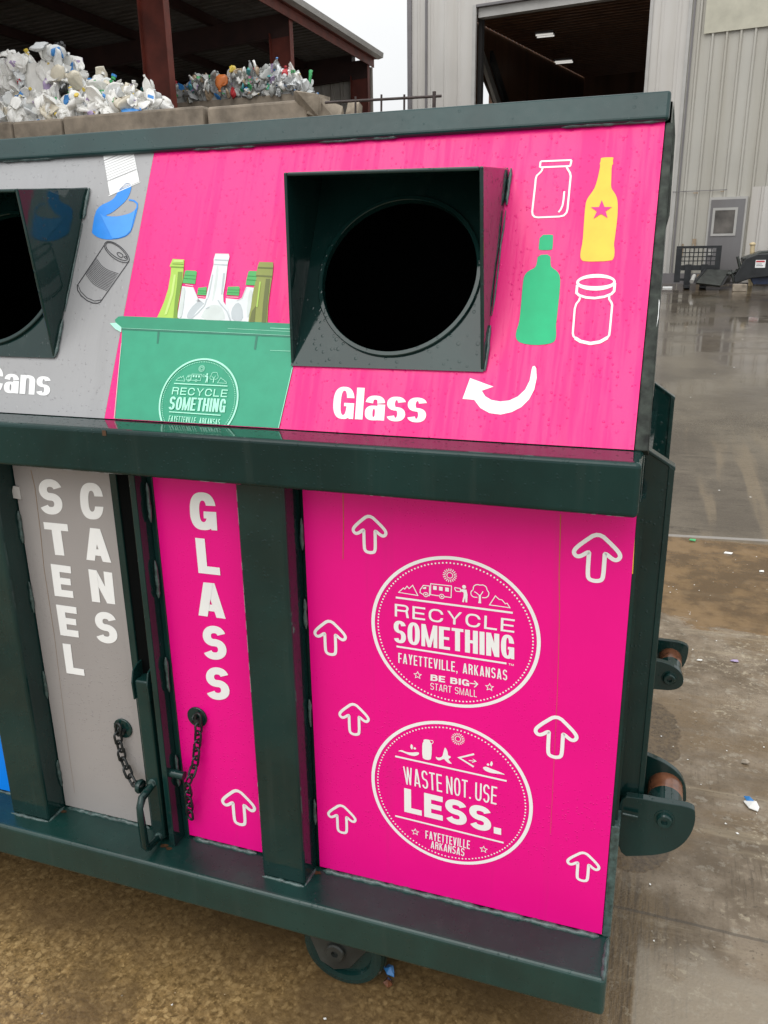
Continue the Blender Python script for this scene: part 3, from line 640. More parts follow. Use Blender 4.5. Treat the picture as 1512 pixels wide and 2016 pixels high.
# ---- deposit chutes
def chute(dx, lab):
    x0, x1 = -0.682, -0.290; ch = MB(); th = .007
    tb, tt = 0.130, 0.537
    A = hp(x0, tb, .003); B = hp(x1, tb, .003); C = hp(x1, tt, .003); D = hp(x0, tt, .003)
    FTR = Vector((x1, -0.004, 1.521)); FTL = Vector((x0 + .012, 0.022, 1.529))
    S = Vector((dx, 0, 0)); I = Vector((th, 0, 0))
    def plate(p, off): ch.prism([q + S for q in p], off)
    plate([A, FTL, D], I); plate([B, FTR, C], -I)                       # cheeks
    down = Vector((0, 0, -th))
    plate([D + I, FTL + I, FTR - I, C - I], down)                       # roof
    o = part(ch, 'chute', 'green', bevel=.0025, seg=2)
    o['label'] = lab
    bp = MB(); cx, ct, r1 = -0.482 + dx, 0.319, 0.157; n = 64              # back plate with the round hole
    xa, xb = x0 + dx + th, x1 + dx - th
    xa, xb = x0 + dx + .001, x1 + dx - .001
    angs = sorted([2 * math.pi * i / n for i in range(n)] + [math.atan2(et - ct, ex - cx) % (2 * math.pi) for ex in (xa, xb) for et in (tb, tt)]); angs.append(angs[0] + 2 * math.pi)
    for a0, a1 in zip(angs, angs[1:]):
        def edge(a):
            c, s_ = math.cos(a), math.sin(a); k = 1e9
            if c > 1e-6: k = min(k, (xb - cx) / c)
            if c < -1e-6: k = min(k, (xa - cx) / c)
            if s_ > 1e-6: k = min(k, (tt - ct) / s_)
            if s_ < -1e-6: k = min(k, (tb - ct) / s_)
            return (cx + c * k, ct + s_ * k)
        e0, e1 = edge(a0), edge(a1)
        bp.poly([hp(cx + r1 * math.cos(a0), ct + r1 * math.sin(a0), .006), hp(*e0, .006), hp(*e1, .006), hp(cx + r1 * math.cos(a1), ct + r1 * math.sin(a1), .006)])
    p = bp.build('back_plate', 'green', o); p.matrix_parent_inverse = Matrix.Identity(4)
    rg = MB(); rg.disc(hp(cx, ct, 0), HN, [(.1560, -.003), (.1560, .011), (.1570, .0125), (.1640, .0125), (.1655, .011), (.1655, .005)], 96)
    q = rg.build('ring', 'green', o, smooth=False)
    wd = MB()                                                            # weld pads on the outer cheek foot
    def seam(p, q, r):
        p, q = Vector(p), Vector(q); k = 6; wd.tube([p.lerp(q, i / k) + Vector((random.uniform(-.001, .001), 0, 0)) for i in range(k + 1)], [r * (.4 if i in (0, k) else random.uniform(.8, 1.15)) for i in range(k + 1)], 6)
    seam(hp(x1 + .004, .535, .006) + S, hp(x1 + .004, .46, .006) + S, .004); seam(hp(x1 + .002, .22, .006) + S, hp(x1 + .002, .132, .006) + S, .0038)
    seam(hp(x1 + .003, .45, .004) + S, hp(x1 + .002, .24, .004) + S, .002)
    wd.build('weld_bead', 'weld', o)
    return o
chute(0, 'square hooded chute with round hole on the magenta slope')
chute(-0.9665, 'square hooded chute with round hole on the grey slope')

# ================================================================== prints on the hood
def hpr(): return prn(HPL, lambda u, v: HO(u, v), clip=.002)
c8 = crop(980, 220, 2.88); c7 = crop(540, 300, 3.15); c6 = crop(200, 470, 3.6); c5 = crop(0, 220, 3.476)
def pp(pr, c, pts): return [pr.P(*c(*p)) for p in pts]
W = hpr()
text(W, [c7(376, 1455), c7(362, 1650), c7(940, 1678), c7(956, 1480)], 'Glass', w=.60, tv=.215, th=.125, gap=.05)
pbuild(W, 'lettering', 'white', H_pink); W = hpr()
W.fill([W.P(*p) for p in ((926, 745), (972, 762), (949, 770), (956, 781), (968, 788), (985, 791), (1003, 789), (1020, 781), (1034, 768), (1043, 750), (1047, 728), (1049, 722), (1053, 721), (1056, 726),
      (1057, 745), (1052, 768), (1042, 787), (1027, 802), (1008, 812), (986, 817), (964, 814), (946, 804), (934, 788), (911, 786))])
pbuild(W, 'curved_arrow', 'white', H_pink)
J = hpr(); sw = .0036
J.stroke(pp(J, c8, [(243, 290), (249, 285), (414, 278), (418, 283), (412, 308), (408, 312), (246, 319), (240, 315)]), sw, True)
J.stroke(pp(J, c8, [(256, 322), (250, 338), (240, 350), (222, 366), (216, 385), (213, 420), (196, 570), (199, 588), (210, 600), (230, 603), (350, 598), (375, 592), (390, 576), (396, 555), (414, 370), (410, 350), (400, 335), (391, 316)]), sw)
J.stroke(pp(J, c8, [(378, 455), (374, 500), (368, 535), (358, 558), (345, 574)]), sw * .95)
pbuild(J, 'jar_picture', 'white', H_pink); J = hpr()
J.fill(pp(J, c8, [(557 + 112 * math.cos(a), 970 + 47 * math.sin(a) - 0.02 * 112 * math.cos(a)) for a in [i * math.pi / 24 for i in range(48)]]),
       [pp(J, c8, [(558 + 97 * math.cos(a), 968 + 24 * math.sin(a) - 2 * math.cos(a)) for a in [i * math.pi / 24 for i in range(48)]])])
J.stroke(pp(J, c8, [(451, 985), (447, 1030), (462, 1044), (500, 1056), (550, 1060), (605, 1052), (645, 1036), (660, 1020), (664, 975)]), sw * 1.3)
J.stroke(pp(J, c8, [(467, 1056), (462, 1072), (446, 1092), (437, 1120), (426, 1258), (430, 1276), (452, 1296), (490, 1311), (530, 1316), (575, 1310), (615, 1292), (632, 1270), (636, 1240), (649, 1100), (645, 1085), (632, 1066), (632, 1046)]), sw)
J.stroke(pp(J, c8, [(440, 1286), (470, 1305), (525, 1317), (580, 1308), (622, 1284)]), sw * 1.7)
pbuild(J, 'jar_picture', 'white', H_pink)
Yb = hpr(); Yb.fill(pp(Yb, c8, chaikin([(588, 264), (655, 261), (656, 270), (652, 280), (655, 300), (646, 308), (644, 380), (642, 430), (650, 448), (668, 472), (678, 500), (681, 540), (678, 610), (664, 720), (658, 755), (663, 790), (660, 830), (645, 850), (490, 854), (470, 838), (468, 805), (482, 740), (488, 650), (497, 530), (508, 495), (535, 460), (553, 430), (570, 370), (582, 308), (578, 298), (584, 285), (584, 272)], 1)))
pbuild(Yb, 'bottle_picture', 'yellow_print', H_pink)
St = hpr(); St.fill(pp(St, c8, [(590, 506), (606, 545), (648, 545), (612, 569), (623, 607), (586, 584), (543, 611), (562, 570), (528, 546), (574, 545)])); pbuild(St, 'star', 'pink_print', H_pink, .0009)
Gb = hpr(); Gb.fill(pp(Gb, c8, chaikin([(240, 702), (312, 699), (315, 710), (312, 778), (305, 787), (236, 788), (232, 778)], 1)))
Gb.fill(pp(Gb, c8, chaikin([(228, 816), (300, 811), (300, 870), (306, 886), (340, 908), (355, 940), (354, 1000), (335, 1180), (330, 1215), (333, 1270), (325, 1305), (290, 1320), (210, 1327), (130, 1315), (103, 1290), (104, 1250), (122, 1200), (130, 1130), (143, 970), (152, 930), (175, 905), (210, 890), (222, 868)], 1)))
pbuild(Gb, 'bottle_picture', 'green_print', H_pink)
# picture of the green tote full of bottles
def hfill(mat, name, c, outlines, lift=0.0, smooth=0, strokes=()):
    for o in outlines[1:]:
        q = hpr(); q.fill(pp(q, c, chaikin(o, smooth) if smooth else o)); pbuild(q, name, mat, H_pink, lift)
    p = hpr()
    for o in outlines[:1]: p.fill(pp(p, c, chaikin(o, smooth) if smooth else o))
    for o, wd in strokes: p.stroke(pp(p, c, o), wd)
    return pbuild(p, name, mat, H_pink, lift)
hfill('glass_white_print', 'bottle_picture', c6, [[(575, 340), (655, 348), (690, 430), (745, 475), (745, 580), (560, 572), (540, 560)], [(690, 425), (745, 430), (745, 580), (640, 575)],
      [(885, 425), (980, 435), (1000, 420), (1030, 345), (1095, 352), (1085, 480), (1050, 600), (880, 590)]], .0003)
hfill('glass_grey_print', 'bottle_picture', c6, [[(660, 470), (700, 445), (745, 478), (700, 560), (640, 570), (605, 565), (620, 520)], [(920, 510), (965, 450), (1000, 480), (1010, 590), (930, 590)]], .0007, 1)
hfill('cap_green_print', 'bottle_picture', c6, [[(597, 235), (606, 228), (672, 232), (680, 240), (668, 325), (578, 318)], [(1045, 238), (1055, 232), (1110, 234), (1100, 335), (1026, 332), (1030, 300)],
      [(690, 352), (750, 345), (748, 405), (682, 402)], [(900, 345), (975, 342), (984, 350), (978, 408), (890, 402)]], .0007)
hfill('lime_print', 'bottle_picture', c6, [[(510, 148), (592, 153), (588, 205), (582, 290), (555, 430), (545, 500), (543, 568), (400, 562), (420, 520), (450, 450), (478, 360), (495, 260), (500, 205), (488, 200)]], .0011)
hfill('lime_dark_print', 'bottle_picture', c6, [[(548, 240), (580, 240), (575, 320), (548, 445), (540, 566), (515, 564), (525, 450), (540, 340)], [(498, 200), (590, 205), (588, 214), (498, 209)], [(510, 180), (588, 184), (588, 190), (508, 186)]], .0016)
hfill('olive_print', 'bottle_picture', c6, [[(1122, 170), (1220, 172), (1222, 200), (1215, 270), (1205, 330), (1185, 480), (1180, 600), (1045, 596), (1062, 480), (1085, 350), (1105, 275), (1098, 265), (1112, 200)]], .0011)
hfill('olive_dark_print', 'bottle_picture', c6, [[(1170, 290), (1200, 290), (1180, 480), (1172, 600), (1140, 598), (1150, 460)], [(1115, 205), (1220, 210), (1218, 220), (1113, 215)], [(1100, 262), (1212, 268), (1210, 280), (1100, 272)], [(1070, 520), (1100, 480), (1090, 596), (1052, 596)]], .0016)
hfill('lime_print', 'bottle_picture', c6, [[(1125, 310), (1136, 310), (1112, 490), (1102, 490)]], .0019)
hfill('glass_white_print', 'bottle_picture', c6, [[(812, 112), (908, 114), (912, 135), (900, 180), (885, 300), (868, 400), (870, 450), (900, 500), (922, 590), (640, 576), (680, 520), (730, 470), (750, 400), (775, 290), (800, 185), (800, 150)]], .0011)
hfill('glass_grey_print', 'bottle_picture', c6, [[(868, 250), (880, 250), (862, 400), (852, 400)], [(790, 260), (798, 260), (770, 400), (755, 440)], [(808, 150), (905, 155), (903, 163), (806, 158)], [(800, 183), (897, 188), (895, 196), (798, 190)]], .0016,
      strokes=[([(640, 574), (690, 530), (735, 480), (752, 430)], .0022), ([(830, 440), (850, 470), (895, 520), (918, 585)], .0022), ([(745, 500), (770, 490)], .002)])
hfill('cap_dark_print', 'bottle_picture', c6, [], .0012, strokes=[([(590, 262), (672, 268)], .0009), ([(588, 285), (670, 292)], .0009), ([(1038, 268), (1106, 272)], .0009), ([(1034, 295), (1104, 300)], .0009), ([(687, 372), (748, 376)], .0008), ([(684, 388), (748, 392)], .0008), ([(898, 366), (982, 368)], .0008), ([(893, 386), (980, 388)], .0008)])
hfill('glass_pale_print', 'bottle_picture', c6, [[(575, 350), (600, 350), (590, 450), (575, 560), (555, 566), (565, 440)], [(820, 200), (838, 200), (822, 330), (800, 440), (786, 450), (806, 330)], [(740, 500), (790, 470), (850, 480), (880, 540), (880, 585), (700, 578)], [(1050, 370), (1075, 370), (1068, 470), (1048, 560), (1030, 560)]], .0013, 1,
      strokes=[([(600, 330), (655, 340)], .0012), ([(690, 415), (740, 420)], .001), ([(892, 418), (975, 420)], .001), ([(655, 350), (690, 430), (672, 446)], .001), ([(1030, 350), (1000, 425), (962, 445)], .001), ([(812, 112), (908, 114)], .0012)])
hfill('lime_pale_print', 'bottle_picture', c6, [[(520, 260), (534, 260), (515, 400), (470, 540), (452, 545), (500, 390)], [(518, 156), (586, 158), (585, 172), (516, 170)]], .0018, 0)
hfill('bin_green_print', 'tote_picture', c6, [[(150, 636), (1345, 690), (1360, 920), (1255, 1375), (95, 1330), (145, 745)]], .0003)
hfill('bin_dark_print', 'tote_picture', c6, [[(150, 632), (700, 655), (1345, 685), (1345, 704), (700, 676), (150, 650)], [(402, 658), (418, 660), (408, 748), (396, 746)], [(1098, 690), (1114, 692), (1098, 792), (1084, 786)]], .0008)
hfill('bin_rim_print', 'tote_picture', c6, [[(100, 580), (125, 556), (160, 553), (400, 562), (1345, 606), (1345, 690), (700, 660), (150, 640), (110, 610)]], .0012)
hfill('mint_print', 'tote_picture', c6, [[(66, 604), (110, 600), (148, 632), (147, 668), (105, 645)], [(1200, 636), (1345, 643), (1345, 647), (1200, 639)], [(900, 640), (1345, 662), (1345, 664), (900, 642)], [(1200, 795), (1345, 800), (1345, 803), (1200, 797)]], .0017)
hfill('mint_print', 'tote_picture', c6, [], .0017, strokes=[([(1358, 918), (1255, 1362)], .0013), ([(148, 745), (97, 1280)], .0010), ([(150, 638), (700, 662), (1345, 692)], .0006)])

# ---- grey hood: label, blue can, outlined can, word
Wg = hpr(); text(Wg, [c5(-76, 1745), c5(-84, 1916), c5(345, 1946), c5(358, 1778)], 'Cans', w=.60, tv=.215, th=.125, gap=.05)
pbuild(Wg, 'lettering', 'white', H_grey); Wg = hpr()
Wg.fill(pp(Wg, c5, [(703, 262), (913, 256), (958, 480), (756, 572)])); Wg.stroke(pp(Wg, c5, [(748, 579), (964, 484)]), .002)
pbuild(Wg, 'label_picture', 'white', H_grey)
Lg = hpr()
for k in range(9):
    f = k / 8; Lg.stroke(pp(Lg, c5, [(lerp(715, 740, f), lerp(340, 480, f)), (lerp(912, 940, f), lerp(262, 398, f))]), (.0008 if k not in (0, 8) else .0015))
pbuild(Lg, 'label_lines', 'grey_ink_print', H_grey, .001)
Bc = hpr()
Bc.fill(pp(Bc, c5, chaikin([(655, 690), (690, 645), (760, 615), (790, 590), (812, 550), (840, 510), (875, 487), (900, 495), (904, 520), (893, 565), (868, 610), (820, 655), (770, 695), (718, 716), (790, 722), (860, 710), (915, 690), (942, 655), (950, 650), (938, 700), (905, 820), (870, 855), (820, 872), (745, 880), (680, 868), (640, 840), (632, 825)], 1)))
Bc.stroke(pp(Bc, c5, [(885, 606), (920, 612), (943, 632), (944, 658), (925, 685)]), .0036)
pbuild(Bc, 'can_picture', 'can_blue_print', H_grey)
Bl = hpr(); Bl.fill(pp(Bl, c5, [(720, 722), (790, 726), (860, 714), (915, 694), (936, 668), (902, 815), (868, 850), (820, 868), (775, 872), (690, 700)])); pbuild(Bl, 'can_picture', 'can_blue_light_print', H_grey, .0009)
Ik = hpr(); iw = .0021
Ik.stroke(pp(Ik, c5, [(716, 918), (533, 1192), (535, 1222), (560, 1262), (600, 1295), (640, 1312), (670, 1313), (690, 1306), (888, 1025)]), iw)
Ik.stroke(pp(Ik, c5, [(540, 1190), (556, 1232), (600, 1276), (650, 1298), (700, 1290)]), iw * .7)
for q in ([(716, 918), (724, 898), (748, 888), (790, 900), (840, 935), (878, 980), (891, 1012), (884, 1030), (862, 1038), (815, 1026), (765, 993), (728, 950)],
          [(726, 915), (734, 901), (755, 897), (792, 910), (835, 942), (868, 982), (879, 1008), (873, 1018), (855, 1022), (815, 1010), (770, 980), (736, 945)],
          [(803, 975), (812, 965), (830, 970), (848, 986), (842, 1002), (822, 998)], [(850, 998), (862, 990), (872, 1002), (864, 1008)]):
    Ik.stroke(pp(Ik, c5, chaikin(q, 2)), iw * .8, True)
for k in range(14):
    f = k / 13; a = (lerp(660, 590, f), lerp(1003, 1108, f)); z = (lerp(815, 737, f), lerp(1112, 1228, f)); m_ = (lerp(715, 640, f), lerp(1078, 1185, f))
    Ik.stroke(pp(Ik, c5, chaikin([a, m_, z], 2, False)), iw * .55)
pbuild(Ik, 'can_picture', 'ink_print', H_grey)

# ================================================================== round emblems
def star5(pr, c, r, wd):
    pts = []
    for i in range(10):
        a = math.pi / 2 + i * math.pi / 5; k = r if i % 2 == 0 else r * .46; pts.append((c[0] + k * math.cos(a), c[1] + k * math.sin(a)))
    pr.stroke(pts, wd, True)
def emblem_frame(pr, cx, cz, rx, rz, s):
    pr.ring((cx, cz), (rx * .958, rz * .958), (rx, rz), 120)
    for i in range(132):
        a = 2 * math.pi * i / 132; pr.dot((cx + rx * .915 * math.cos(a), cz + rz * .915 * math.sin(a)), .0019 * s, 6)
def sun(pr, c, s):
    pr.ring(c, (.0052 * s, .0052 * s), (.0067 * s, .0067 * s), 24)
    for i in range(18):
        a = 2 * math.pi * i / 18; pr.stroke([(c[0] + .0088 * s * math.cos(a), c[1] + .0088 * s * math.sin(a)), (c[0] + .0143 * s * math.cos(a), c[1] + .0143 * s * math.sin(a))], .0017 * s)
E1 = crop(720, 1080, 4.2)
p1 = VP(*E1(50, 590)); p2 = VP(*E1(1452, 720)); p3 = VP(*E1(650, 54)); p4 = VP(*E1(865, 1325))
E1C = ((p1[0] + p2[0]) / 2, (p3[1] + p4[1]) / 2); E1R = ((p2[0] - p1[0]) / 2, (p3[1] - p4[1]) / 2)
def emblem_one(pr, c, R, whole=True):
    s = R[0] / E1R[0]
    def px(u, v):
        x, z = VP(u, v); return (c[0] + (x - E1C[0]) / E1R[0] * R[0], c[1] + (z - E1C[1]) / E1R[1] * R[1])
    old = pr.px; pr.px = px
    Q = lambda pts: [px(*E1(*p)) for p in pts]
    emblem_frame(pr, *c, *R, s)
    sun(pr, px(*E1(698, 218)), s)
    lw = .0018 * s
    pr.stroke(Q([(275, 358), (315, 322), (326, 331), (345, 307), (362, 327), (392, 300), (434, 384)]), lw, True)
    pr.stroke(Q([(1026, 461), (1075, 387), (1106, 416), (1130, 420), (1156, 452), (1172, 448), (1195, 485)]), lw, True)
    pr.stroke(Q([(480, 376), (452, 360), (455, 335), (480, 300), (531, 305), (530, 386), (516, 384)]), lw)
    pr.fill(Q([(478, 318), (502, 312), (502, 331), (474, 330)]))
    pr.stroke(Q([(612, 388), (538, 377), (540, 287), (712, 306), (708, 401), (652, 394)]), lw)
    for x, y in ((560, 303), (609, 310), (660, 317)): pr.fill(Q([(x, y), (x + 30, y + 4), (x + 30, y + 36), (x, y + 32)]))
    for x, y in ((500, 376), (632, 392)):
        q = px(*E1(x, y)); pr.ring(q, (.0038 * s, .0038 * s), (.0054 * s, .0054 * s), 20); pr.dot(q, .0019 * s, 10)
    pr.dot(px(*E1(816, 313)), .0040 * s, 14)
    pr.fill(Q([(786, 334), (805, 331), (836, 336), (845, 378), (842, 441), (828, 440), (824, 402), (814, 440), (800, 436), (812, 388), (813, 360), (788, 347)]))
    pr.stroke(Q([(740, 318), (784, 326), (788, 352), (750, 348), (740, 330)]), lw, True)
    pr.stroke(Q(chaikin([(925, 400), (892, 398), (872, 378), (872, 350), (892, 338), (892, 308), (920, 292), (950, 300), (975, 296), (1002, 316), (1004, 340), (1022, 358), (1018, 388), (995, 404), (965, 402)], 2, False)), lw)
    pr.fill(Q([(937, 378), (955, 380), (954, 425), (958, 450), (932, 446), (938, 425)])); pr.stroke(Q([(944, 385), (918, 362), (900, 352)]), lw); pr.stroke(Q([(950, 385), (965, 362), (972, 350)]), lw)
    pr.stroke(Q([(252, 400), (1218, 527)]), .0042 * s); pr.stroke(Q([(258, 804), (1166, 945)]), .0041 * s)
    text(pr, [E1(243, 452), E1(243, 556), E1(1230, 692), E1(1235, 582)], 'RECYCLE', w=.92, tv=.15, th=.14, gap=.22)
    text(pr, [E1(235, 588), E1(235, 768), E1(1230, 912), E1(1230, 718)], 'SOMETHING', w=.44, tv=.17, th=.13, gap=.055)
    text(pr, [E1(273, 857), E1(273, 940), E1(1172, 1085), E1(1172, 1000)], 'FAYETTEVILLE, ARKANSAS', w=.40, tv=.125, th=.115, gap=.12, word=.38)
    if whole:
        text(pr, [E1(540, 1035), E1(538, 1086), E1(858, 1134), E1(858, 1082)], 'BE BIG', w=.86, tv=.26, th=.2, gap=.12, word=.5)
        pr.stroke(Q([(862, 1108), (926, 1116)]), .0022 * s); pr.stroke(Q([(900, 1088), (928, 1116), (900, 1142)]), .0022 * s)
        text(pr, [E1(538, 1105), E1(536, 1160), E1(922, 1226), E1(922, 1168)], 'START SMALL', w=.56, tv=.11, th=.1, gap=.14, word=.4)
        text(pr, [E1(1184, 944), E1(1184, 960), E1(1226, 966), E1(1226, 950)], 'TM', w=.8, tv=.2, th=.2, gap=.2)
        for x, y in ((432, 1043), (1026, 1142)): star5(pr, px(*E1(x, y)), .0082 * s, .0016 * s)
    pr.px = old
def vpr(): return prn(VPL, lambda u, v: VP(u, v))
e = vpr(); emblem_one(e, E1C, E1R); pbuild(e, 'emblem', 'white', P_right)
g1 = HO(*c6(415, 1160)); g2 = HO(*c6(980, 1130)); g3 = HO(*c6(735, 852)); rr = (g2[0] - g1[0]) / 2
e = hpr(); emblem_one(e, ((g1[0] + g2[0]) / 2, g3[1] - rr), (rr, rr), False); pbuild(e, 'emblem', 'mint_print', H_pink, .002)
# second emblem
E2 = crop(720, 1400, 4.2); e = vpr()
p1 = VP(*E2(50, 540)); p2 = VP(*E2(1384, 800)); p3 = VP(*E2(590, 67)); p4 = VP(*E2(860, 1283))
c = ((p1[0] + p2[0]) / 2, (p3[1] + p4[1]) / 2); R2 = ((p2[0] - p1[0]) / 2, (p3[1] - p4[1]) / 2)
emblem_frame(e, *c, *R2, 1); sun(e, e.P(*E2(765, 225)), 1)
Q = lambda pts: [e.P(*E2(*p)) for p in pts]
e.stroke(Q([(247, 368), (1167, 572)]), .0042); e.stroke(Q([(247, 860), (1142, 1082)]), .0042)
text(e, [E2(312, 450), E2(324, 596), E2(1083, 768), E2(1090, 622)], 'WASTE NOT. USE', w=.36, tv=.095, th=.09, gap=.085, word=.16)
text(e, [E2(320, 630), E2(322, 826), E2(1122, 1018), E2(1122, 818)], 'LESS.', w=.84, tv=.28, th=.22, gap=.10)
text(e, [E2(497, 980), E2(497, 1046), E2(862, 1136), E2(865, 1066)], 'FAYETTEVILLE', w=.40, tv=.13, th=.12, gap=.11)
text(e, [E2(543, 1066), E2(540, 1126), E2(817, 1194), E2(820, 1130)], 'ARKANSAS', w=.44, tv=.13, th=.12, gap=.11)
for x, y in ((412, 994), (977, 1138)): star5(e, e.P(*E2(x, y)), .0082, .0016)
e.fill(Q(chaikin([(480, 226), (535, 232), (535, 250), (550, 268), (546, 385), (530, 400), (490, 395), (470, 375), (470, 262), (482, 248)], 1))); e.stroke(Q([(538, 236), (556, 238), (562, 252), (552, 264), (540, 262)]), .0014)
e.fill(Q(chaikin([(265, 325), (300, 315), (330, 330), (375, 338), (443, 332), (444, 352), (415, 366), (375, 362), (335, 345), (300, 330)], 1)))
e.fill(Q(chaikin([(372, 285), (380, 263), (396, 285), (388, 312), (376, 305)], 1))); e.dot(e.P(*E2(408, 304)), .0028, 12)
e.fill(Q(chaikin([(655, 296), (664, 300), (680, 330), (682, 362), (708, 370), (700, 385), (684, 388), (700, 415), (718, 430), (690, 428), (662, 405), (650, 388), (612, 405), (590, 395), (578, 370), (605, 382), (636, 372), (645, 335)], 1)))
e.stroke(Q([(898, 350), (775, 380), (895, 455)]), .0042); e.stroke(Q([(855, 402), (912, 408)]), .0017); e.stroke(Q([(888, 390), (914, 408), (882, 418)]), .0017)
e.fill(Q(chaikin([(966, 458), (1000, 452), (1040, 470), (1100, 492), (1165, 522), (1100, 512), (1040, 506), (990, 488)], 1)))
e.fill(Q(chaikin([(1030, 428), (1042, 405), (1055, 430), (1044, 452), (1032, 446)], 1))); e.dot(e.P(*E2(1013, 437)), .0028, 12)
pbuild(e, 'emblem', 'white', P_right)
# arrows
ARW = [(0, 1), (.30, .78), (.48, .62), (.50, .53), (.43, .465), (.33, .485), (.17, .60), (.17, .50), (.17, .12), (.14, .03), (.05, 0)]
ARW = ARW + [(-x, y) for x, y in ARW[::-1][0:-1]]
def arrow(pr, l, r, t, b_):
    a = VP((l + r) / 2, t); c = VP((l + r) / 2, b_); wl = VP(l, (t + b_) / 2)[0]; wr = VP(r, (t + b_) / 2)[0]; hgt = a[1] - c[1]; wd = wr - wl; cx = (wl + wr) / 2
    k = min(wd, hgt) * .085
    pr.stroke([(cx + x * (wd - k), c[1] + k / 2 + y * (hgt - k)) for x, y in chaikin(ARW, 2)], k, True)
for q in ((693, 764, 1009, 1090), (1125, 1226, 1043, 1147), (618, 684, 1216, 1290), (667, 729, 1380, 1447), (1050, 1140, 1403, 1493), (645, 703, 1580, 1640), (1114, 1183, 1672, 1735)):
    a = vpr(); arrow(a, *q); pbuild(a, 'arrow', 'white', P_right)
a = vpr(); arrow(a, 437, 505, 1550, 1624); pbuild(a, 'arrow', 'white', P_glass)
# stacked words
def word(c, items, parent):
    p = vpr()
    for ch, q in items: letter(p, [c(*q[0]), c(*q[3]), c(*q[2]), c(*q[1])], ch)
    pbuild(p, 'lettering', 'white', parent)
cA = crop(0, 880, 2.653); cB = crop(200, 900, 2.519)
word(cA, [('S', [(203, 165), (322, 172), (333, 352), (215, 347)]), ('T', [(230, 390), (355, 402), (379, 570), (254, 558)]), ('E', [(268, 608), (372, 622), (388, 787), (290, 775)]),
          ('E', [(296, 820), (402, 835), (416, 993), (320, 980)]), ('L', [(330, 1023), (430, 1036), (446, 1193), (352, 1178)])], P_steel)
word(cA, [('C', [(416, 185), (538, 190), (548, 378), (428, 372)]), ('A', [(436, 417), (564, 430), (585, 603), (455, 587)]), ('N', [(465, 636), (588, 655), (605, 820), (485, 805)]), ('S', [(497, 855), (607, 868), (620, 1028), (505, 1015)])], P_steel)
word(cB, [('G', [(436, 172), (565, 178), (577, 362), (445, 355)]), ('L', [(467, 398), (577, 410), (592, 584), (484, 572)]), ('A', [(468, 615), (602, 628), (618, 800), (484, 782)]),
          ('S', [(503, 832), (615, 840), (625, 1003), (508, 998)]), ('S', [(520, 1038), (630, 1045), (640, 1203), (522, 1196)])], P_glass)
# rust run lines on the panels
for par, pts in ((P_right, [(1104, 1012), (1103, 1060), (1101, 1130), (1102, 1200), (1100, 1290), (1096, 1400), (1090, 1520), (1084, 1640)]), (P_right, [(676, 972), (677, 1030), (676, 1100)]),
                 (P_steel, [(62, 925), (70, 960), (80, 1040), (88, 1120), (108, 1250), (120, 1350), (135, 1470), (148, 1560)])):
    s_ = vpr(); s_.stroke([VP(*p) for p in pts], lambda i, t: max(.0006, .0018 - .00022 * i)); pbuild(s_, 'rust_run', 'tan_run' if par is P_steel else 'rust_run', par, -.0003)

# ================================================================== door slot between the panels: jambs, slide tube, handle, chains
b = MB(); b.box((DL, -0.006, ZL), (-1.0970, 0.012, ZR0 + .008)); part(b, 'door_jamb', 'green', bevel=.003)
b = MB(); b.box((-1.0965, -0.001, ZL), (-1.035, 0.013, ZR0 + .008)); part(b, 'gap_shade', 'black')  # flush black box painting in the shade of the deep slot
b = MB(); b.box((-1.0345, -0.046, ZL), (-1.0195, 0.012, ZR0 + .008)); part(b, 'door_jamb', 'green', bevel=.002)
b = MB(); b.box((-1.0192, -0.004, ZL), (-1.0052, 0.012, ZR0 + .008)); part(b, 'door_jamb', 'green', bevel=.002)
# slide tube
st = MB(); zt = atY(305, 1345, -.04).z
st.box((-1.085, -0.042, ZL + .012), (-1.049, -0.004, zt)); tubeo = part(st, 'slide_bar', 'green', bevel=.005, seg=3)
cl = MB()
for x in (-1.0895, -1.0485):
    cl.prism([(x, -0.046, zt - .05), (x, -0.048, zt - .005), (x, -0.040, zt + .022), (x, -0.022, zt + .032), (x, -0.004, zt + .034), (x, -0.004, zt - .05)], (.004, 0, 0))
ob = cl.build('clip', 'green', tubeo, bevel=.001)
hb = MB()
h1 = atY(299, 1545, -.045); h2 = atY(273, 1580, -.10); h3 = atY(287, 1674, -.10); h4 = atY(312, 1648, -.045)
path = [h1 + Vector((0, .01, 0)), h1, h1.lerp(h2, .75), h2.lerp(h3, .12), h2.lerp(h3, .5), h2.lerp(h3, .92), h3.lerp(h4, .15), h4, h4 + Vector((0, .01, 0))]
hb.tube(path, .0098, 4); ho = hb.build('handle', 'green', tubeo)
hb2 = MB(); hb2.disc(h1 + Vector((0, .006, .004)), (0, 1, 0), [(.0001, -.012), (.009, -.01), (.011, .004)], 12); hb2.disc(h4 + Vector((0, .006, .0)), (0, 1, 0), [(.0001, -.012), (.010, -.009), (.012, .004)], 12); hb2.build('weld_bead', 'weld', tubeo)
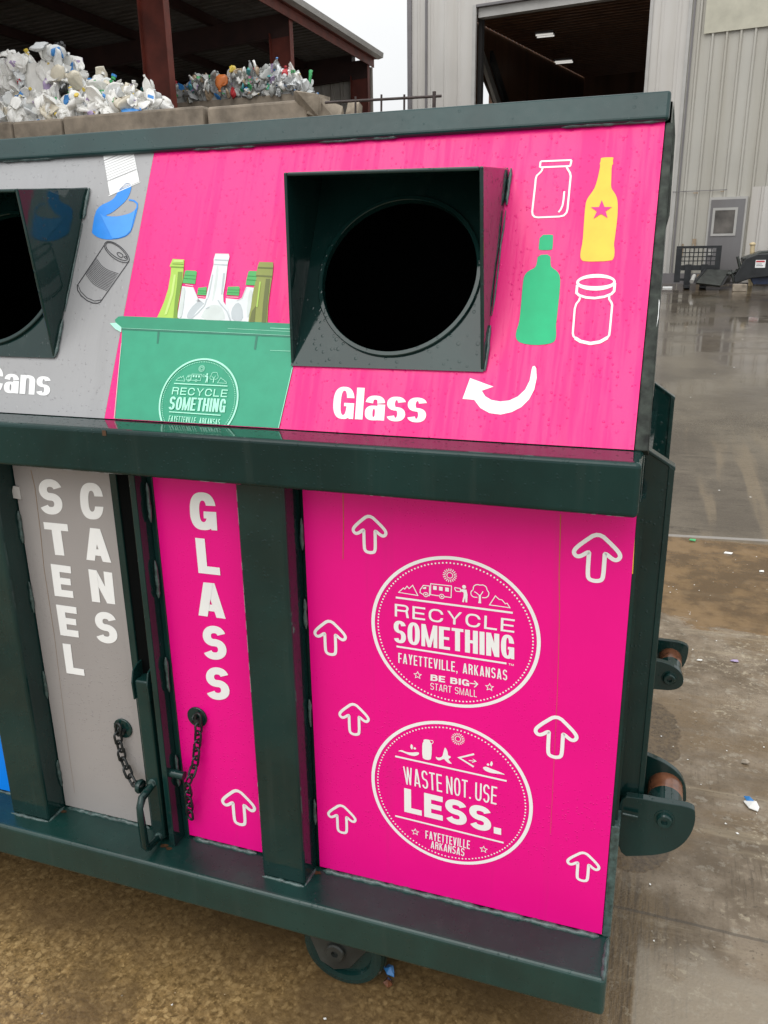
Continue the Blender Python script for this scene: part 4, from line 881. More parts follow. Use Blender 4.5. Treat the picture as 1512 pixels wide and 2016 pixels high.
# locking pin through the jamb
pn = MB(); pa = Vector((-1.045, -0.036, 0)); pz = atY(345, 1527, -.036)
pn.tube([(-1.03, -.030, pz.z + .001), (-.982, -.030, pz.z - .0)], .0105, 14); part(pn, 'locking_pin', 'green')
pd = MB(); q = atY(276, 1548, -.036); pd.disc(q, (1, 0, 0), [(.0001, -.006), (.016, -.005), (.018, 0), (.016, .006), (.0001, .006)], 20); part(pd, 'locking_pin', 'green')
def link(mb, c, d, side, ln=.016, wd=.009, r=.0031):
    d = d.normalized(); side = (side - d * side.dot(d)).normalized(); pts = []
    for i in range(16):
        a = 2 * math.pi * i / 16; k = ln - wd
        pts.append(c + d * (math.copysign(k, math.cos(a)) + wd * math.cos(a)) + side * (wd * math.sin(a)))
    mb.tube(pts, r, 6, closed=True)
def chain(pix, lab):
    o3 = []; base = pix[0]
    pl = MB(); dc = atY(*base, -.002); pl.disc(dc, (0, -1, 0), [(.026, -.0), (.026, .003), (.0245, .0042), (.0001, .0042)], 32); plo = part(pl, 'chain_plate', 'green')
    bo = MB(); bo.tube([dc + Vector((.006, -.003, -.004)), dc + Vector((.006, -.016, -.004))], .006, 10); bo.tube([dc + Vector((-.004, -.003, .008)), dc + Vector((-.004, -.014, .004)), dc + Vector((-.004, -.014, -.006)), dc + Vector((-.004, -.003, -.010))], .003, 8)
    bo.build('bolt', 'chain', plo)
    P = [atY(u, v, y) for u, v, y in pix[1]]
    L_ = [0]
    for i in range(1, len(P)): L_.append(L_[-1] + (P[i] - P[i - 1]).length)
    cm = MB(); step = .0235; k = 0; d = step * .5
    while d < L_[-1]:
        i = max(j for j in range(len(L_)) if L_[j] <= d); i = min(i, len(P) - 2)
        c_ = P[i].lerp(P[i + 1], (d - L_[i]) / (L_[i + 1] - L_[i])); dr = P[i + 1] - P[i]
        link(cm, c_, dr, Vector((1, -.25, 0)) if k % 2 == 0 else Vector((.35, 1, 0))); k += 1; d += step
    o = part(cm, 'chain', 'chain'); o['label'] = lab
chain(((243, 1433), [(233, 1428, -.016), (232, 1450, -.018), (241, 1492, -.018), (252, 1520, -.022), (262, 1540, -.03), (276, 1546, -.038)]), 'short chain on the grey panel')
chain(((389, 1411), [(390, 1408, -.016), (391, 1440, -.018), (388, 1470, -.018), (384, 1505, -.022), (375, 1530, -.034), (369, 1545, -.04), (372, 1575, -.03), (375, 1612, -.018)]), 'longer chain on the magenta panel')
# rust bloom and small pads on the bottom rail beside the slot
rp = Print(lambda a, bb, l: Vector((a, bb, ZL + l)), None)
for (cx, cy, r) in ((-1.047, -.050, .016), (-1.03, -.055, .012), (-1.376, -.02, .014), (-.650, -.018, .014)):
    r *= .7; rp.fill([(cx + r * random.uniform(.7, 1.3) * math.cos(i * math.pi / 6), cy + r * .6 * random.uniform(.6, 1.3) * math.sin(i * math.pi / 6)) for i in range(12)])
o = rp.build('rust_patch', 'rust_stain', BIN); o.matrix_parent_inverse = Matrix.Translation(-Vector(BIN.location))
rk = MB(); q = atY(205, 852, -.105); rk.box((q.x - .004, -.1062, q.z - .006), (q.x + .005, -.1048, q.z + .005)); part(rk, 'rust_chip', 'rust_stain')
tbm = MB(); q = atY(30, 970, -.008); tbm.prism([(q.x - .01, -.012, q.z - .012), (q.x + .012, -.006, q.z - .016), (q.x + .010, -.004, q.z + .014), (q.x - .002, -.010, q.z + .016)], (0, .004, 0)); part(tbm, 'tab', M['trim'])

# ================================================================== right end: guide uprights and lifting rollers
def upright(y, ztop_l, ztop_r, zb, x0, x1, lab):
    b = MB(); b.prism([(x0, y, zb), (x1, y, zb), (x1, y, ztop_r), (x0, y, ztop_l)], (0, .008, 0))
    b.prism([(x1 - .011, y - .004, zb), (x1, y - .004, zb), (x1, y - .004, ztop_r), (x1 - .011, y - .004, ztop_r + .008)], (0, .0035, 0))
    b.prism([(x0, y - .003, ztop_l - .003), (x1 + .001, y - .003, ztop_r - .003), (x1 + .001, y - .003, ztop_r + .004), (x0, y - .003, ztop_l + .004)], (0, .03, 0))
    o = part(b, 'upright', 'green', bevel=.0015); o['label'] = lab
upright(.08, 1.036, 1.003, .20, .004, .0575, 'nearer guide upright at the right end')
upright(.90, 1.033, .994, .10, -.002, .054, 'farther guide upright at the right end')
b = MB(); b.box((-.002, .02, ZL), (.012, DEP, .96)); part(b, 'end_plate', 'green')
def bracket(yf, yb, front, back, axle, r, rl, lab):
    fr = chaikin(front, 2); bk = chaikin(back, 2); b = MB(); b.prism([atY(u, v, yf) for u, v in fr], (0, .018, 0)); o = part(b, 'roller_bracket', 'green', bevel=.0015); o['label'] = lab
    b2 = MB(); b2.prism([atY(u, v, yb) for u, v in bk], (0, .014, 0)); b2.build('back_plate', 'green', o, bevel=.0015)
    c = atY(*axle, yf)
    rb = MB(); rb.disc(c, (0, 1, 0), [(.0001, -.006), (.006, -.006), (.0065, -.012), (.013, -.0125), (.0155, -.009), (.0165, -.002), (.020, -.0015), (.0205, .0)], 24); rb.build('bolt', 'green', o)
    ro = MB(); L0, L1 = .019, yb - yf + .002
    ro.disc(c, (0, 1, 0), [(r, L0), (r, lerp(L0, L1, .45))], 40); ro.cur = 1; ro.disc(c, (0, 1, 0), [(r, lerp(L0, L1, .45)), (r, L1)], 40)
    ro.build('roller', ['green', 'rust_roller'], o, smooth=True)
bracket(.055, .165, [(1214, 1566), (1262, 1572), (1300, 1580), (1366, 1590), (1370, 1606), (1366, 1632), (1352, 1656), (1330, 1674), (1300, 1683), (1262, 1686), (1214, 1686)],
        [(1255, 1480), (1290, 1492), (1325, 1512), (1344, 1532), (1352, 1556), (1350, 1590), (1250, 1590)], (1308, 1612), .036, 1, 'nearer roller bracket at the right end')
bracket(.62, .736, [(1240, 1298), (1292, 1300), (1320, 1308), (1340, 1322), (1347, 1338), (1343, 1352), (1325, 1360), (1296, 1358), (1240, 1352)],
        [(1250, 1258), (1298, 1259), (1356, 1267), (1355, 1290), (1346, 1314), (1325, 1328), (1250, 1325)], (1318, 1335), .031, 1, 'farther roller bracket at the right end')
pk = MB(); a1 = atY(1226, 1602, .045); pk.tube([a1, a1 + Vector((.03, .0, -.001))], .004, 8); part(pk, 'pin', 'green')

# ================================================================== caster wheel
def caster(x, y, lab):
    w_ = MB(); c = Vector((x, y, GZ + .104)); R = .104
    w_.disc(c, (0, 1, 0), [(.0001, -.012), (.070, -.012), (.074, -.022), (.086, -.024), (.098, -.022), (R, -.014), (R, .03), (.09, .034), (.0001, .034)], 48)
    o = part(w_, 'caster_wheel', 'green', smooth=False); o['label'] = lab
    f = MB(); f.prism([(x - .085, y - .032, ZB + .01), (x + .075, y - .032, ZB + .01), (x + .068, y - .032, -.175), (x + .02, y - .032, -.245), (x - .02, y - .032, -.262), (x - .055, y - .032, -.245), (x - .08, y - .032, -.18)], (0, .007, 0))
    f.prism([(x - .085, y + .04, ZB + .01), (x + .075, y + .04, ZB + .01), (x + .02, y + .04, -.245), (x - .055, y + .04, -.245)], (0, .007, 0))
    f.build('fork_plate', 'bucket', o, bevel=.0012)
    h = MB(); h.disc(c + Vector((-.012, -.032, .004)), (0, -1, 0), [(.024, 0), (.024, .008), (.021, .012), (.009, .012), (.008, .003), (.0001, .003)], 24); h.build('hub', 'bucket', o)
    t = MB(); t.disc(c, (0, 1, 0), [(R + .001, -.012), (R + .003, -.006), (R + .003, .022), (R + .001, .028)], 48); t.build('tread', 'rust_roller' if False else 'green', o)
caster(-.588, -.006, 'front caster wheel under the bottom rail'); caster(-.588, .92, 'rear caster wheel'); caster(-2.7, -.006, 'caster wheel at the far end'); caster(-2.7, .92, 'rear caster wheel at the far end')

# ================================================================== litter
def scrap(name, u, v, pts, mat, h, lab, cat='litter', y=None):
    p = atZ(u, v, GZ) if y is None else atZ(u, v, ground_z(y)); p.z = ground_z(p.y) + .003
    b = MB(); n = len(pts)
    top = [p + Vector((a, bb, random.uniform(.2, 1) * h)) for a, bb in pts]; c = p + Vector((0, 0, h * 1.3))
    b.add(top + [c] + [q - Vector((0, 0, .0025)) for q in top], [(i, (i + 1) % n, n) for i in range(n)] + [(i, n + 1 + i, n + 1 + (i + 1) % n, (i + 1) % n) for i in range(n)] + [[n + 1 + i for i in range(n)][::-1]])
    o = b.build(name, mat); tag(o, lab, cat); return o
scrap('plastic_scrap', 768, 1917, [(-.014, -.004), (-.004, -.012), (.014, -.010), (.010, .002), (.004, .014), (-.008, .012)], PL['blue'], .014, 'bright blue plastic scrap beside the caster wheel')
scrap('dead_leaf', 764, 1940, [(-.010, -.008), (.004, -.014), (.012, -.002), (.006, .012), (-.006, .014)], M['rust_roller'], .012, 'reddish brown dead leaf beside the caster wheel', 'leaf')
scrap('wrapper', 1481, 1588, [(-.026, .012), (-.012, -.018), (.014, -.026), (.02, -.004), (.012, .016), (-.008, .026)], PL['milk'], .012, 'crumpled white and blue wrapper lying on wet concrete at right', 'wrapper')
scrap('wrapper_flap', 1474, 1580, [(-.016, .004), (-.002, -.012), (.012, -.008), (.008, .010)], PL['blue'], .016, 'small blue flap of torn wrapper on top of the white wrapper', 'wrapper')
scrap('paper_scrap', 1445, 1303, [(-.016, .0), (.0, -.010), (.018, -.004), (.014, .010), (-.006, .012)], PL['lav'], .006, 'pale lilac paper scrap on the wet concrete', 'litter')
scrap('stone', 1467, 1503, [(-.014, -.006), (.004, -.012), (.014, .0), (.006, .012), (-.010, .010)], M['rubble'], .008, 'small dark stone on the concrete above the wrapper', 'stone')
scrap('paper_scrap', 1377, 1301, [(-.012, -.004), (.008, -.006), (.012, .004), (-.006, .007)], PL['milk'], .004, 'thin white paper scrap left of the lilac scrap', 'litter')
scrap('paper_scrap', 1363, 1065, [(-.02, -.012), (.016, -.014), (.02, .010), (-.012, .016)], PL['green'], .008, 'green plastic scrap at the edge of the brown puddle', 'litter')
scrap('paper_scrap', 1432, 1090, [(-.02, -.006), (.02, -.012), (.03, .008), (-.012, .012)], PL['milk'], .006, 'white paper scrap lying in the brown puddle', 'litter')
scrap('paper_scrap', 1499, 1126, [(-.012, -.008), (.012, -.008), (.012, .010), (-.010, .008)], PL['milk'], .006, 'tiny white scrap at the right edge of the brown puddle', 'litter')
fl = MB()
for i in range(420):
    if i < 220: x, y = random.uniform(.05, 1.2), random.uniform(.3, 3.6)
    elif i < 320: x, y = random.uniform(-1.9, .3), random.uniform(-.9, -.12)
    else: x, y = random.uniform(.2, 4.5), random.uniform(4, 16)
    s_ = random.uniform(.0015, .0055) * (1 if y < 4 else 3.5); z = ground_z(y) + .0015; a = random.uniform(0, 6.28)
    fl.cur = random.choice((0, 0, 1, 1, 2)); fl.poly([(x + s_ * random.uniform(.5, 1.2) * math.cos(a + k * 1.57), y + s_ * random.uniform(.5, 1.2) * math.sin(a + k * 1.57), z + random.uniform(0, .002)) for k in range(4)])
o = fl.build('litter_flecks', [PL['milk'], M['rubble'], PL['tan']]); tag(o, 'tiny pale flecks of litter and grit scattered over wet concrete', 'litter', kind='stuff')

# ================================================================== warehouse on the right
BX = Vector((math.cos(math.radians(8)), -math.sin(math.radians(8)), 0)); BN = Vector((math.sin(math.radians(8)), math.cos(math.radians(8)), 0))
B0 = atY(1420, 480, 23.0); BG = atY(1395, 556, 23.0).z
def bw(u, v, back=0.0):
    p = on(u, v, B0 + BN * back, BN) - B0; return (p.dot(BX), p.z + B0.z)
def bp3(s_, z, back=0.0): q = B0 + BX * s_ + BN * back; return Vector((q.x, q.y, z))
WH = empty('metal_warehouse', bp3(0, BG), label='tall pale ribbed metal warehouse with a big open doorway', cat='warehouse')
def wpart(mb, name, mats, parent=WH, **kw):
    o = mb.build(name, mats, parent, **kw)
    if parent is WH: o.matrix_parent_inverse = Matrix.Translation(-Vector(WH.location))
    return o
ZT = 12.5
sL = bw(805, 60)[0]; sO0 = bw(937, 90)[0]; sO1 = bw(1275, 90)[0]; zO = bw(1000, 0)[1]
def ribbed(s0, s1, z0, z1, pitch=.305, dep=.035, back=0.0):
    b = MB(); s_ = s0; prof = [(s0, 0)]
    while s_ + pitch < s1:
        prof += [(s_ + pitch * .62, 0), (s_ + pitch * .70, -dep), (s_ + pitch * .82, -dep), (s_ + pitch * .90, 0)]
        s_ += pitch
    prof.append((s1, 0)); n = len(prof)
    b.add([bp3(a, z0, back + d) for a, d in prof] + [bp3(a, z1, back + d) for a, d in prof], [(i, i + 1, n + i + 1, n + i) for i in range(n - 1)])
    return b
sC = bw(1345, 200)[0]; sR = 9.0
wpart(ribbed(sL, sO0, BG - .5, ZT, .42, .02), 'wall', 'siding')
wpart(ribbed(sO0, sO1, zO, ZT, .42, .02), 'wall', 'siding')
wpart(ribbed(sO1, sC, BG - .5, ZT, .42, .02), 'wall', 'siding')
wpart(ribbed(sC, sR, BG - .5, ZT, .33, .06), 'wall', 'siding_grey')
def side_d(u, v):                          # where a sight line meets the left side wall: (distance back, height)
    p = on(u, v, B0 + BX * sL, BX); return ((p - B0).dot(BN), p.z)
dA, zA = side_d(942, 138); dB, zB_ = side_d(970, 204)
for nm, off, mt in (('side_wall', 0, 'siding'), ('interior_wall', .08, 'brownint')):
    b = MB()
    for pts_ in ([(.03, BG - .5), (dA, BG - .5), (dA, ZT), (.03, ZT)], [(dA, zA), (dB, zB_), (dB, ZT), (dA, ZT)], [(dB, BG - .5), (40, BG - .5), (40, ZT), (dB, ZT)]):
        b.poly([bp3(sL + off, z_, d_) for d_, z_ in pts_])
    wpart(b, nm, mt)
def bbox(s0, s1, z0, z1, d0, d1): 
    b = MB(); b.hexa([bp3(s0, z0, d0), bp3(s1, z0, d0), bp3(s1, z0, d1), bp3(s0, z0, d1), bp3(s0, z1, d0), bp3(s1, z1, d0), bp3(s1, z1, d1), bp3(s0, z1, d1)]); return b
wpart(bbox(sL - .03, sL + .10, BG - .5, ZT, -.06, .05), 'corner_trim', 'trimdark')
s1 = bw(838, 100)[0]; wpart(bbox(s1, s1 + .06, BG - .5, ZT, -.05, -.002), 'corner_trim', 'trimdark')
wpart(bbox(sO0 - .10, sO0, BG - .5, zO, -.05, .05), 'opening_frame', 'trim'); wpart(bbox(sO1, sO1 + .08, BG - .5, zO, -.05, .05), 'opening_frame', 'trim')
wpart(bbox(sO0, sO1, zO - .06, zO, -.04, .06), 'opening_frame', 'trimdark'); wpart(bbox(sO0 + .02, sO1, zO - .30, zO - .065, .10, .35), 'rolled_shutter', 'trim')
wpart(bbox(sC - .05, sC + .03, BG - .5, ZT, -.055, -.003), 'downspout', 'trim'); wpart(bbox(sC + .07, sC + .11, BG - .5, ZT, -.055, -.003), 'downspout', 'trimdark')
a = bw(1386, 68); c = bw(1512, 68); wpart(bbox(a[0], 6.0, a[1], a[1] + 3, -.075, -.063), 'skylight_panel', 'skylight')
a = bw(1330, 378); wpart(bbox(bw(1325, 378)[0], bw(1432, 375)[0], a[1] - .008, a[1] + .008, -.068, -.061), 'panel_seam', 'trimdark')
rs = MB()
for u, v, wd, hh in ((1370, 379, .12, .05), (1422, 376, .09, .035), (1345, 480, .05, .5), (1368, 470, .10, .35), (1376, 540, .08, .4)):
    a = bw(u, v); n = 7
    rs.poly([bp3(a[0] + wd * (k / n - .5), a[1], -.0635) for k in range(n + 1)] + [bp3(a[0] + wd * (k / n - .5), a[1] - hh * random.uniform(.3, 1), -.0635) for k in range(n, -1, -1)])
wpart(rs, 'rust_stain', simple('pale_rust', (0.33, 0.25, 0.17), .6, 0, .3, 6))
a = bw(1484, 368); wpart(ribbed(bw(1490, 300)[0], sR, BG, a[1], .33, .05, -.09), 'lower_panel', 'siding')
wpart(bbox(sL, sR, BG - .3, bw(1330, 538)[1], -.06, -.03), 'base_strip', 'trimdark')
# personnel door
d0 = bw(1394, 470)[0]; d1 = bw(1460, 470)[0]; zt = bw(1425, 393)[1]; zb = BG + .02
wpart(bbox(d0 - .05, d1 + .05, zb, zt + .06, -.075, -.001), 'door_frame', 'trim')
dr = wpart(bbox(d0, d1, zb, zt, -.095, -.074), 'door', 'doorgrey')
wa = bw(1405, 410); wc = bw(1448, 464); wf = bbox(wa[0], wc[0], wc[1], wa[1], -.112, -.094).build('window', 'trim', dr)
pn_ = bbox(wa[0] + .06, wc[0] - .06, wc[1] + .06, wa[1] - .06, -.1145, -.111).build('pane', 'doorglass', dr)
hd_ = bbox(d0 + .05, d0 + .16, zb + 1.0 - .32, zb + 1.15 - .32, -.125, -.094).build('handle', 'trim', dr)
# interior
# interior shell
zc0, zc1 = 8.6, 9.4
b = ribbed(0, 1, 0, 1)
b = MB(); n = 46
for i in range(n):
    d0_ = .7 + i * .42; zz = lerp(zc0, zc1, i / n)
    b.add([bp3(sL + .1, zz, d0_), bp3(sR, zz, d0_), bp3(sR, zz + .015, d0_ + .28), bp3(sL + .1, zz + .015, d0_ + .28), bp3(sR, zz + .10, d0_ + .35), bp3(sL + .1, zz + .10, d0_ + .35), bp3(sR, zz + .018, d0_ + .42), bp3(sL + .1, zz + .018, d0_ + .42)],
          [(0, 1, 2, 3), (3, 2, 4, 5), (5, 4, 6, 7)])
wpart(b, 'ceiling', 'brownint')
b = MB(); sB = bw(962, 200, 20)[0]
b.add([bp3(sB, BG - .5, 20), bp3(sR, BG - .5, 20), bp3(sR, zc1 + .3, 20), bp3(sB, zc1 + .3, 20)], [(0, 1, 2, 3)])
b.add([bp3(sL + .1, BG, 20), bp3(sB, BG, 20), bp3(sB, zc1 + .3, 20), bp3(sL + .1, zc1 + .3, 20)], [(0, 1, 2, 3)])
b.add([bp3(sR, BG - .5, 0.2), bp3(sR, BG - .5, 20), bp3(sR, zc1 + .3, 20), bp3(sR, zc1 + .3, .2)], [(0, 1, 2, 3)])
wpart(b, 'interior_wall', 'brownint')
for (k_, mt, off) in ((0, 'trim', .12), (.55, 'blacksteel', .3)):
    b = MB(); P_ = [(dA - .2 + k_ * .9, zA + .25), (dA - .2 + k_ * .9, zA + .62), (dB + .6 + k_ * .9, zB_ - .2), (dB + .6 + k_ * .9, zB_ - .6)]
    b.prism([bp3(sL + off, z_, d_) for d_, z_ in (P_[0], P_[1], P_[2], P_[3])], BX * .12); wpart(b, 'brace', mt)
wpart(bbox(sO0 - .05, sO0 + .06, BG, zO, .3, .5), 'interior_post', 'darkwall')
for u, v in ((1073, 72), (1110, 124)):
    d_ = ray(u, v); k = (8.35 - CAM.z) / d_.z; p = CAM + d_ * k
    lm = MB(); ln = 15 / FPX * k; lp = wpart((lambda m_: (m_.box((p.x - ln, p.y - .3, 8.40), (p.x + ln, p.y + .3, 8.46)), m_)[1])(MB()), 'ceiling_lamp', 'trimdark')
    for dy in (-.18, .1):
        t_ = MB(); t_.box((p.x - ln * .95, p.y + dy, 8.36), (p.x + ln * .95, p.y + dy + .05, 8.399)); t_.build('tube', 'lamp', lp)

# ================================================================== things along the warehouse foot
def ga(u, v, y): p = atY(u, v, y); return p
# pallet fork frame
YF_ = 22.2; gz = ground_z(YF_)
PF = empty('fork_frame', atY(1375, 553, YF_), label='black fork attachment with a square mesh backrest leaning by the grey door', cat='fork attachment')
def fpart(root, mb, name, mat, **kw):
    o = mb.build(name, mat, root, **kw); o.matrix_parent_inverse = Matrix.Translation(-Vector(root.location)); return o
x0 = atY(1331, 500, YF_).x; x1 = atY(1420, 500, YF_).x; zt = atY(1375, 484, YF_).z; zm = atY(1375, 522, YF_).z; zb = atY(1375, 548, YF_).z
b = MB(); b.box((x0, YF_, zt - .06), (x1, YF_ + .06, zt)); b.box((x0, YF_, zb - .1), (x0 + .15, YF_ + .07, zt - .061)); b.box((x1 - .13, YF_, zm - .12), (x1, YF_ + .07, zt - .061)); b.box((x0 + .151, YF_ + .002, zm - .13), (x1 - .131, YF_ + .06, zm)); b.box((x0 + .151, YF_ + .01, zb - .06), (x1, YF_ + .06, zb)); fpart(PF, b, 'frame', 'blacksteel')
b = MB()
for i in range(1, 8): xx = lerp(x0 + .12, x1 - .13, i / 8); b.box((xx - .012, YF_ + .02, zm), (xx + .012, YF_ + .04, zt - .06))
for i in range(1, 4): zz = lerp(zm, zt - .06, i / 4); b.box((x0 + .15, YF_ + .041, zz - .012), (x1 - .13, YF_ + .055, zz + .012))
fpart(PF, b, 'mesh', 'blacksteel')
for f in (.30, .66):
    xx = lerp(x0, x1, f); b = MB(); b.box((xx - .08, YF_ - .06, gz), (xx + .08, YF_ - .002, zm + .02)); b.box((xx - .07, YF_ - .9, gz), (xx + .07, YF_ - .061, gz + .05)); fpart(PF, b, 'fork', 'blacksteel')
# bucket with a sloping dark plate
Yb_ = 21.4; BK = empty('loader_bucket', atY(1405, 560, Yb_), label='worn dark loader bucket tipped forward on the ground before the fork attachment', cat='bucket')
A_ = [atY(u, v, yy) for u, v, yy in ((1370, 556, 21.0), (1418, 562, 21.0), (1437, 531, 21.9), (1392, 530, 21.9))]
b = MB(); b.prism(A_, (0, .06, -.05)); fpart(BK, b, 'back_plate', 'bucket', bevel=.01)
b = MB(); b.prism([A_[1] + Vector((.01, .02, 0)), A_[2] + Vector((.01, .02, 0)), A_[2] + Vector((.02, .5, -.3)), A_[1] + Vector((.02, .9, -.02))], (.05, 0, 0)); b.prism([A_[0] + Vector((-.06, .02, 0)), A_[3] + Vector((-.06, .02, 0)), A_[3] + Vector((-.06, .5, -.3)), A_[0] + Vector((-.06, .9, -.02))], (.05, 0, 0)); fpart(BK, b, 'side_plate', 'blacksteel')
b = MB(); b.tube([A_[0] + Vector((-.1, 0, .02)), A_[0] + Vector((-.05, .3, .15))], .05, 8); fpart(BK, b, 'lip', 'trim')
# black mower-like attachment with label
MW = empty('brush_cutter', atY(1490, 560, 21.2), label='black angular machine attachment with a white warning sticker at the right edge', cat='attachment')
F = [(1445, 545), (1462, 520), (1470, 508), (1492, 500), (1530, 498), (1560, 505), (1560, 545), (1512, 545), (1480, 548), (1455, 556), (1446, 558)]
b = MB(); b.prism([atY(u, v, 21.0) for u, v in F], (0, .35, 0)); fpart(MW, b, 'body', 'blacksteel', bevel=.02)
b = MB(); b.prism([atY(u, v, 21.4) for u, v in ((1462, 508), (1500, 494), (1560, 490), (1560, 530), (1470, 540))], (0, .9, 0)); fpart(MW, b, 'deck', 'bucket', bevel=.02)
b = MB()
for u, v, hh in ((1452, 505, .3), (1440, 536, .25), (1448, 540, .2)): p = atY(u, v, 21.1); b.tube([p, p + Vector((.1, 0, -hh))], .04, 8)
for k in range(7): p = atY(1432 + k * 6, 541 - k * 3, 21.05); b.tube([p, p + Vector((.08, .1, random.uniform(-.1, .1)))], .035, 6)
fpart(MW, b, 'hitch', 'bucket')
q0, q1 = atY(1488, 512, 20.99), atY(1506, 527, 20.99)
b = MB(); b.box((q0.x, 20.985, q1.z), (q1.x, 20.996, q0.z)); st_ = fpart(MW, b, 'sticker', 'white')
b = MB(); b.box((q0.x + .01, 20.980, q0.z - .05), (q1.x - .02, 20.984, q0.z - .015)); o = b.build('sticker_band', PL['red'], st_)
b = MB(); b.box((q0.x + .02, 20.98, q1.z + .04), (q1.x - .05, 20.984, q1.z + .055)); b.box((q0.x + .02, 20.98, q1.z + .08), (q1.x - .08, 20.984, q1.z + .095)); b.build('sticker_line', 'grey_ink_print', st_)
b = MB(); b.prism([atY(u, v, 21.1) for u, v in ((1478, 548), (1512, 545), (1560, 545), (1560, 558), (1484, 560))], (0, .3, 0)); M['navy'] = simple('navy_tarp', (0.01, 0.022, 0.06), .5, 0, .5, 6); o = b.build('tarp', 'navy'); tag(o, 'dark blue tarp bundle under the black machine attachment', 'tarp')
b = MB(); p = atY(1457, 563, 20.8); b.box((p.x - .16, 20.8, ground_z(20.8)), (p.x + .16, 21.05, ground_z(20.8) + .17)); o = b.build('concrete_brick', 'rubble', bevel=.015); tag(o, 'pale concrete brick on the ground under the black machine attachment', 'brick')
b = MB(); p = atY(1484, 505, 22.4); q = atY(1482, 478, 22.4)
b.tube([(p.x, 22.4, ground_z(22.4)), (q.x, 22.4, q.z)], .055, 12); b.disc((q.x, 22.4, q.z), (0, 0, 1), [(.055, -.06), (.075, -.05), (.075, -.02), (.06, .0), (.0001, .02)], 14)
o = b.build('pipe_bollard', 'cream'); tag(o, 'thin cream coloured pipe standing behind the black machine attachment', 'pipe')
b = MB(); p = atY(1315, 555, 21.8); b.box((p.x - .12, 21.7, ground_z(21.7)), (p.x + .12, 21.9, ground_z(21.7) + .035)); o = b.build('board_scrap', 'white', bevel=.005); tag(o, 'small flat white board lying at the foot of the warehouse wall', 'board')

# ================================================================== open shed on the left
SX = -10.55; ZE = 7.68
SH = empty('open_shed', (SX, 21, ground_z(21)), label='open sided shed with dark red steel frames and a grey metal roof', cat='shed')
def spart(mb, name, mats, **kw):
    o = mb.build(name, mats, SH, **kw); o.matrix_parent_inverse = Matrix.Translation(-Vector(SH.location)); return o
CY = (9.3, 15.5, 21.7, 27.9)
def rz(x): return ZE + (x - SX) * 0.05    # roof falls away gently to the left
for y in CY:
    b = MB(); g0 = ground_z(y) - .3
    b.box((SX - .62, y - .017, g0), (SX - .021, y + .017, ZE - .05)); b.box((SX - .02, y - .11, g0), (SX + .0, y + .11, ZE + .02)); b.box((SX - .64, y - .11, g0), (SX - .621, y + .11, ZE - .5))
    spart(b, 'column', 'redsteel')
    b = MB(); b.hexa([(SX - .022, y - .02, ZE - .6), (SX - 14, y - .02, rz(SX - 14) - .6), (SX - 14, y + .02, rz(SX - 14) - .6), (SX - .022, y + .02, ZE - .6), (SX - .022, y - .02, ZE - .02), (SX - 14, y - .02, rz(SX - 14) - .02), (SX - 14, y + .02, rz(SX - 14) - .02), (SX - .022, y + .02, ZE - .02)])
    b.hexa([(SX - .622, y - .11, ZE - .62), (SX - 14, y - .11, rz(SX - 14) - .62), (SX - 14, y + .11, rz(SX - 14) - .62), (SX - .622, y + .11, ZE - .62), (SX - .622, y - .11, ZE - .601), (SX - 14, y - .11, rz(SX - 14) - .601), (SX - 14, y + .11, rz(SX - 14) - .601), (SX - .622, y + .11, ZE - .601)])
    spart(b, 'rafter', 'reddark')
y0s, y1s = 2.0, 28.3
b = MB(); b.box((SX - .02 + .001, y0s, ZE + .03), (SX + .16, y1s, ZE + .05)); b.box((SX + .03, y0s, ZE - .22), (SX + .06, y1s, ZE + .029)); spart(b, 'eave_beam', 'redsteel')
b = MB(); b.prism([(SX + .17, y0s, ZE + .05), (SX + .34, y0s, ZE + .09), (SX + .36, y0s, ZE + .24), (SX + .1, y0s, ZE + .32), (SX + .1, y0s, ZE + .06)], (0, y1s + .15 - y0s, 0)); spart(b, 'fascia', 'trim')
for k in range(5):
    xx = SX - 2.4 - 2.6 * k; b = MB(); b.box((xx - .04, y0s, rz(xx) - .02), (xx + .04, y1s, rz(xx) + .2)); b.box((xx - .10, y0s, rz(xx) - .04), (xx + .04, y1s, rz(xx) - .021)); spart(b, 'purlin', 'reddark')
b = MB(); n = 86                            # corrugated roof sheet, ribs running across
for i in range(n):
    ya = y0s + (y1s - y0s) * i / n; dy = (y1s - y0s) / n; A1, A2 = SX + .12, SX - 14.2
    prof = [(0, 0), (.55, 0), (.68, .05), (.86, .05), (1, 0)]
    b.add([(xx, ya + dy * f, rz(xx) + .215 + h) for f, h in prof for xx in (A1, A2)], [(2 * k, 2 * k + 1, 2 * k + 3, 2 * k + 2) for k in range(4)])
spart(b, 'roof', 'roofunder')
b = MB(); b.add([(SX - 14, y0s, -1), (SX - 14, y1s, -1), (SX - 14, y1s, rz(SX - 14) + .3), (SX - 14, y0s, rz(SX - 14) + .3)], [(0, 1, 2, 3)]); spart(b, 'back_wall', 'darkwall')  # near-black colour adds painted shade deep in the shed
b = MB(); prof = []; xx = SX - 14
while xx < SX - .05: prof += [(xx, 0), (xx + .2, 0), (xx + .24, -.05), (xx + .32, -.05), (xx + .36, 0)]; xx += .36
n = len(prof); zt_ = atY(650, 140, 28.2).z
b.add([(a, 28.2 + d, 0) for a, d in prof] + [(a, 28.2 + d, zt_) for a, d in prof], [(i, i + 1, n + i + 1, n + i) for i in range(n - 1)]); spart(b, 'end_wall', 'shedside')
b = MB(); b.box((SX - 14, 28.0, zt_ - .05), (SX - .65, 28.35, ZE + .25)); spart(b, 'end_beam', 'reddark')

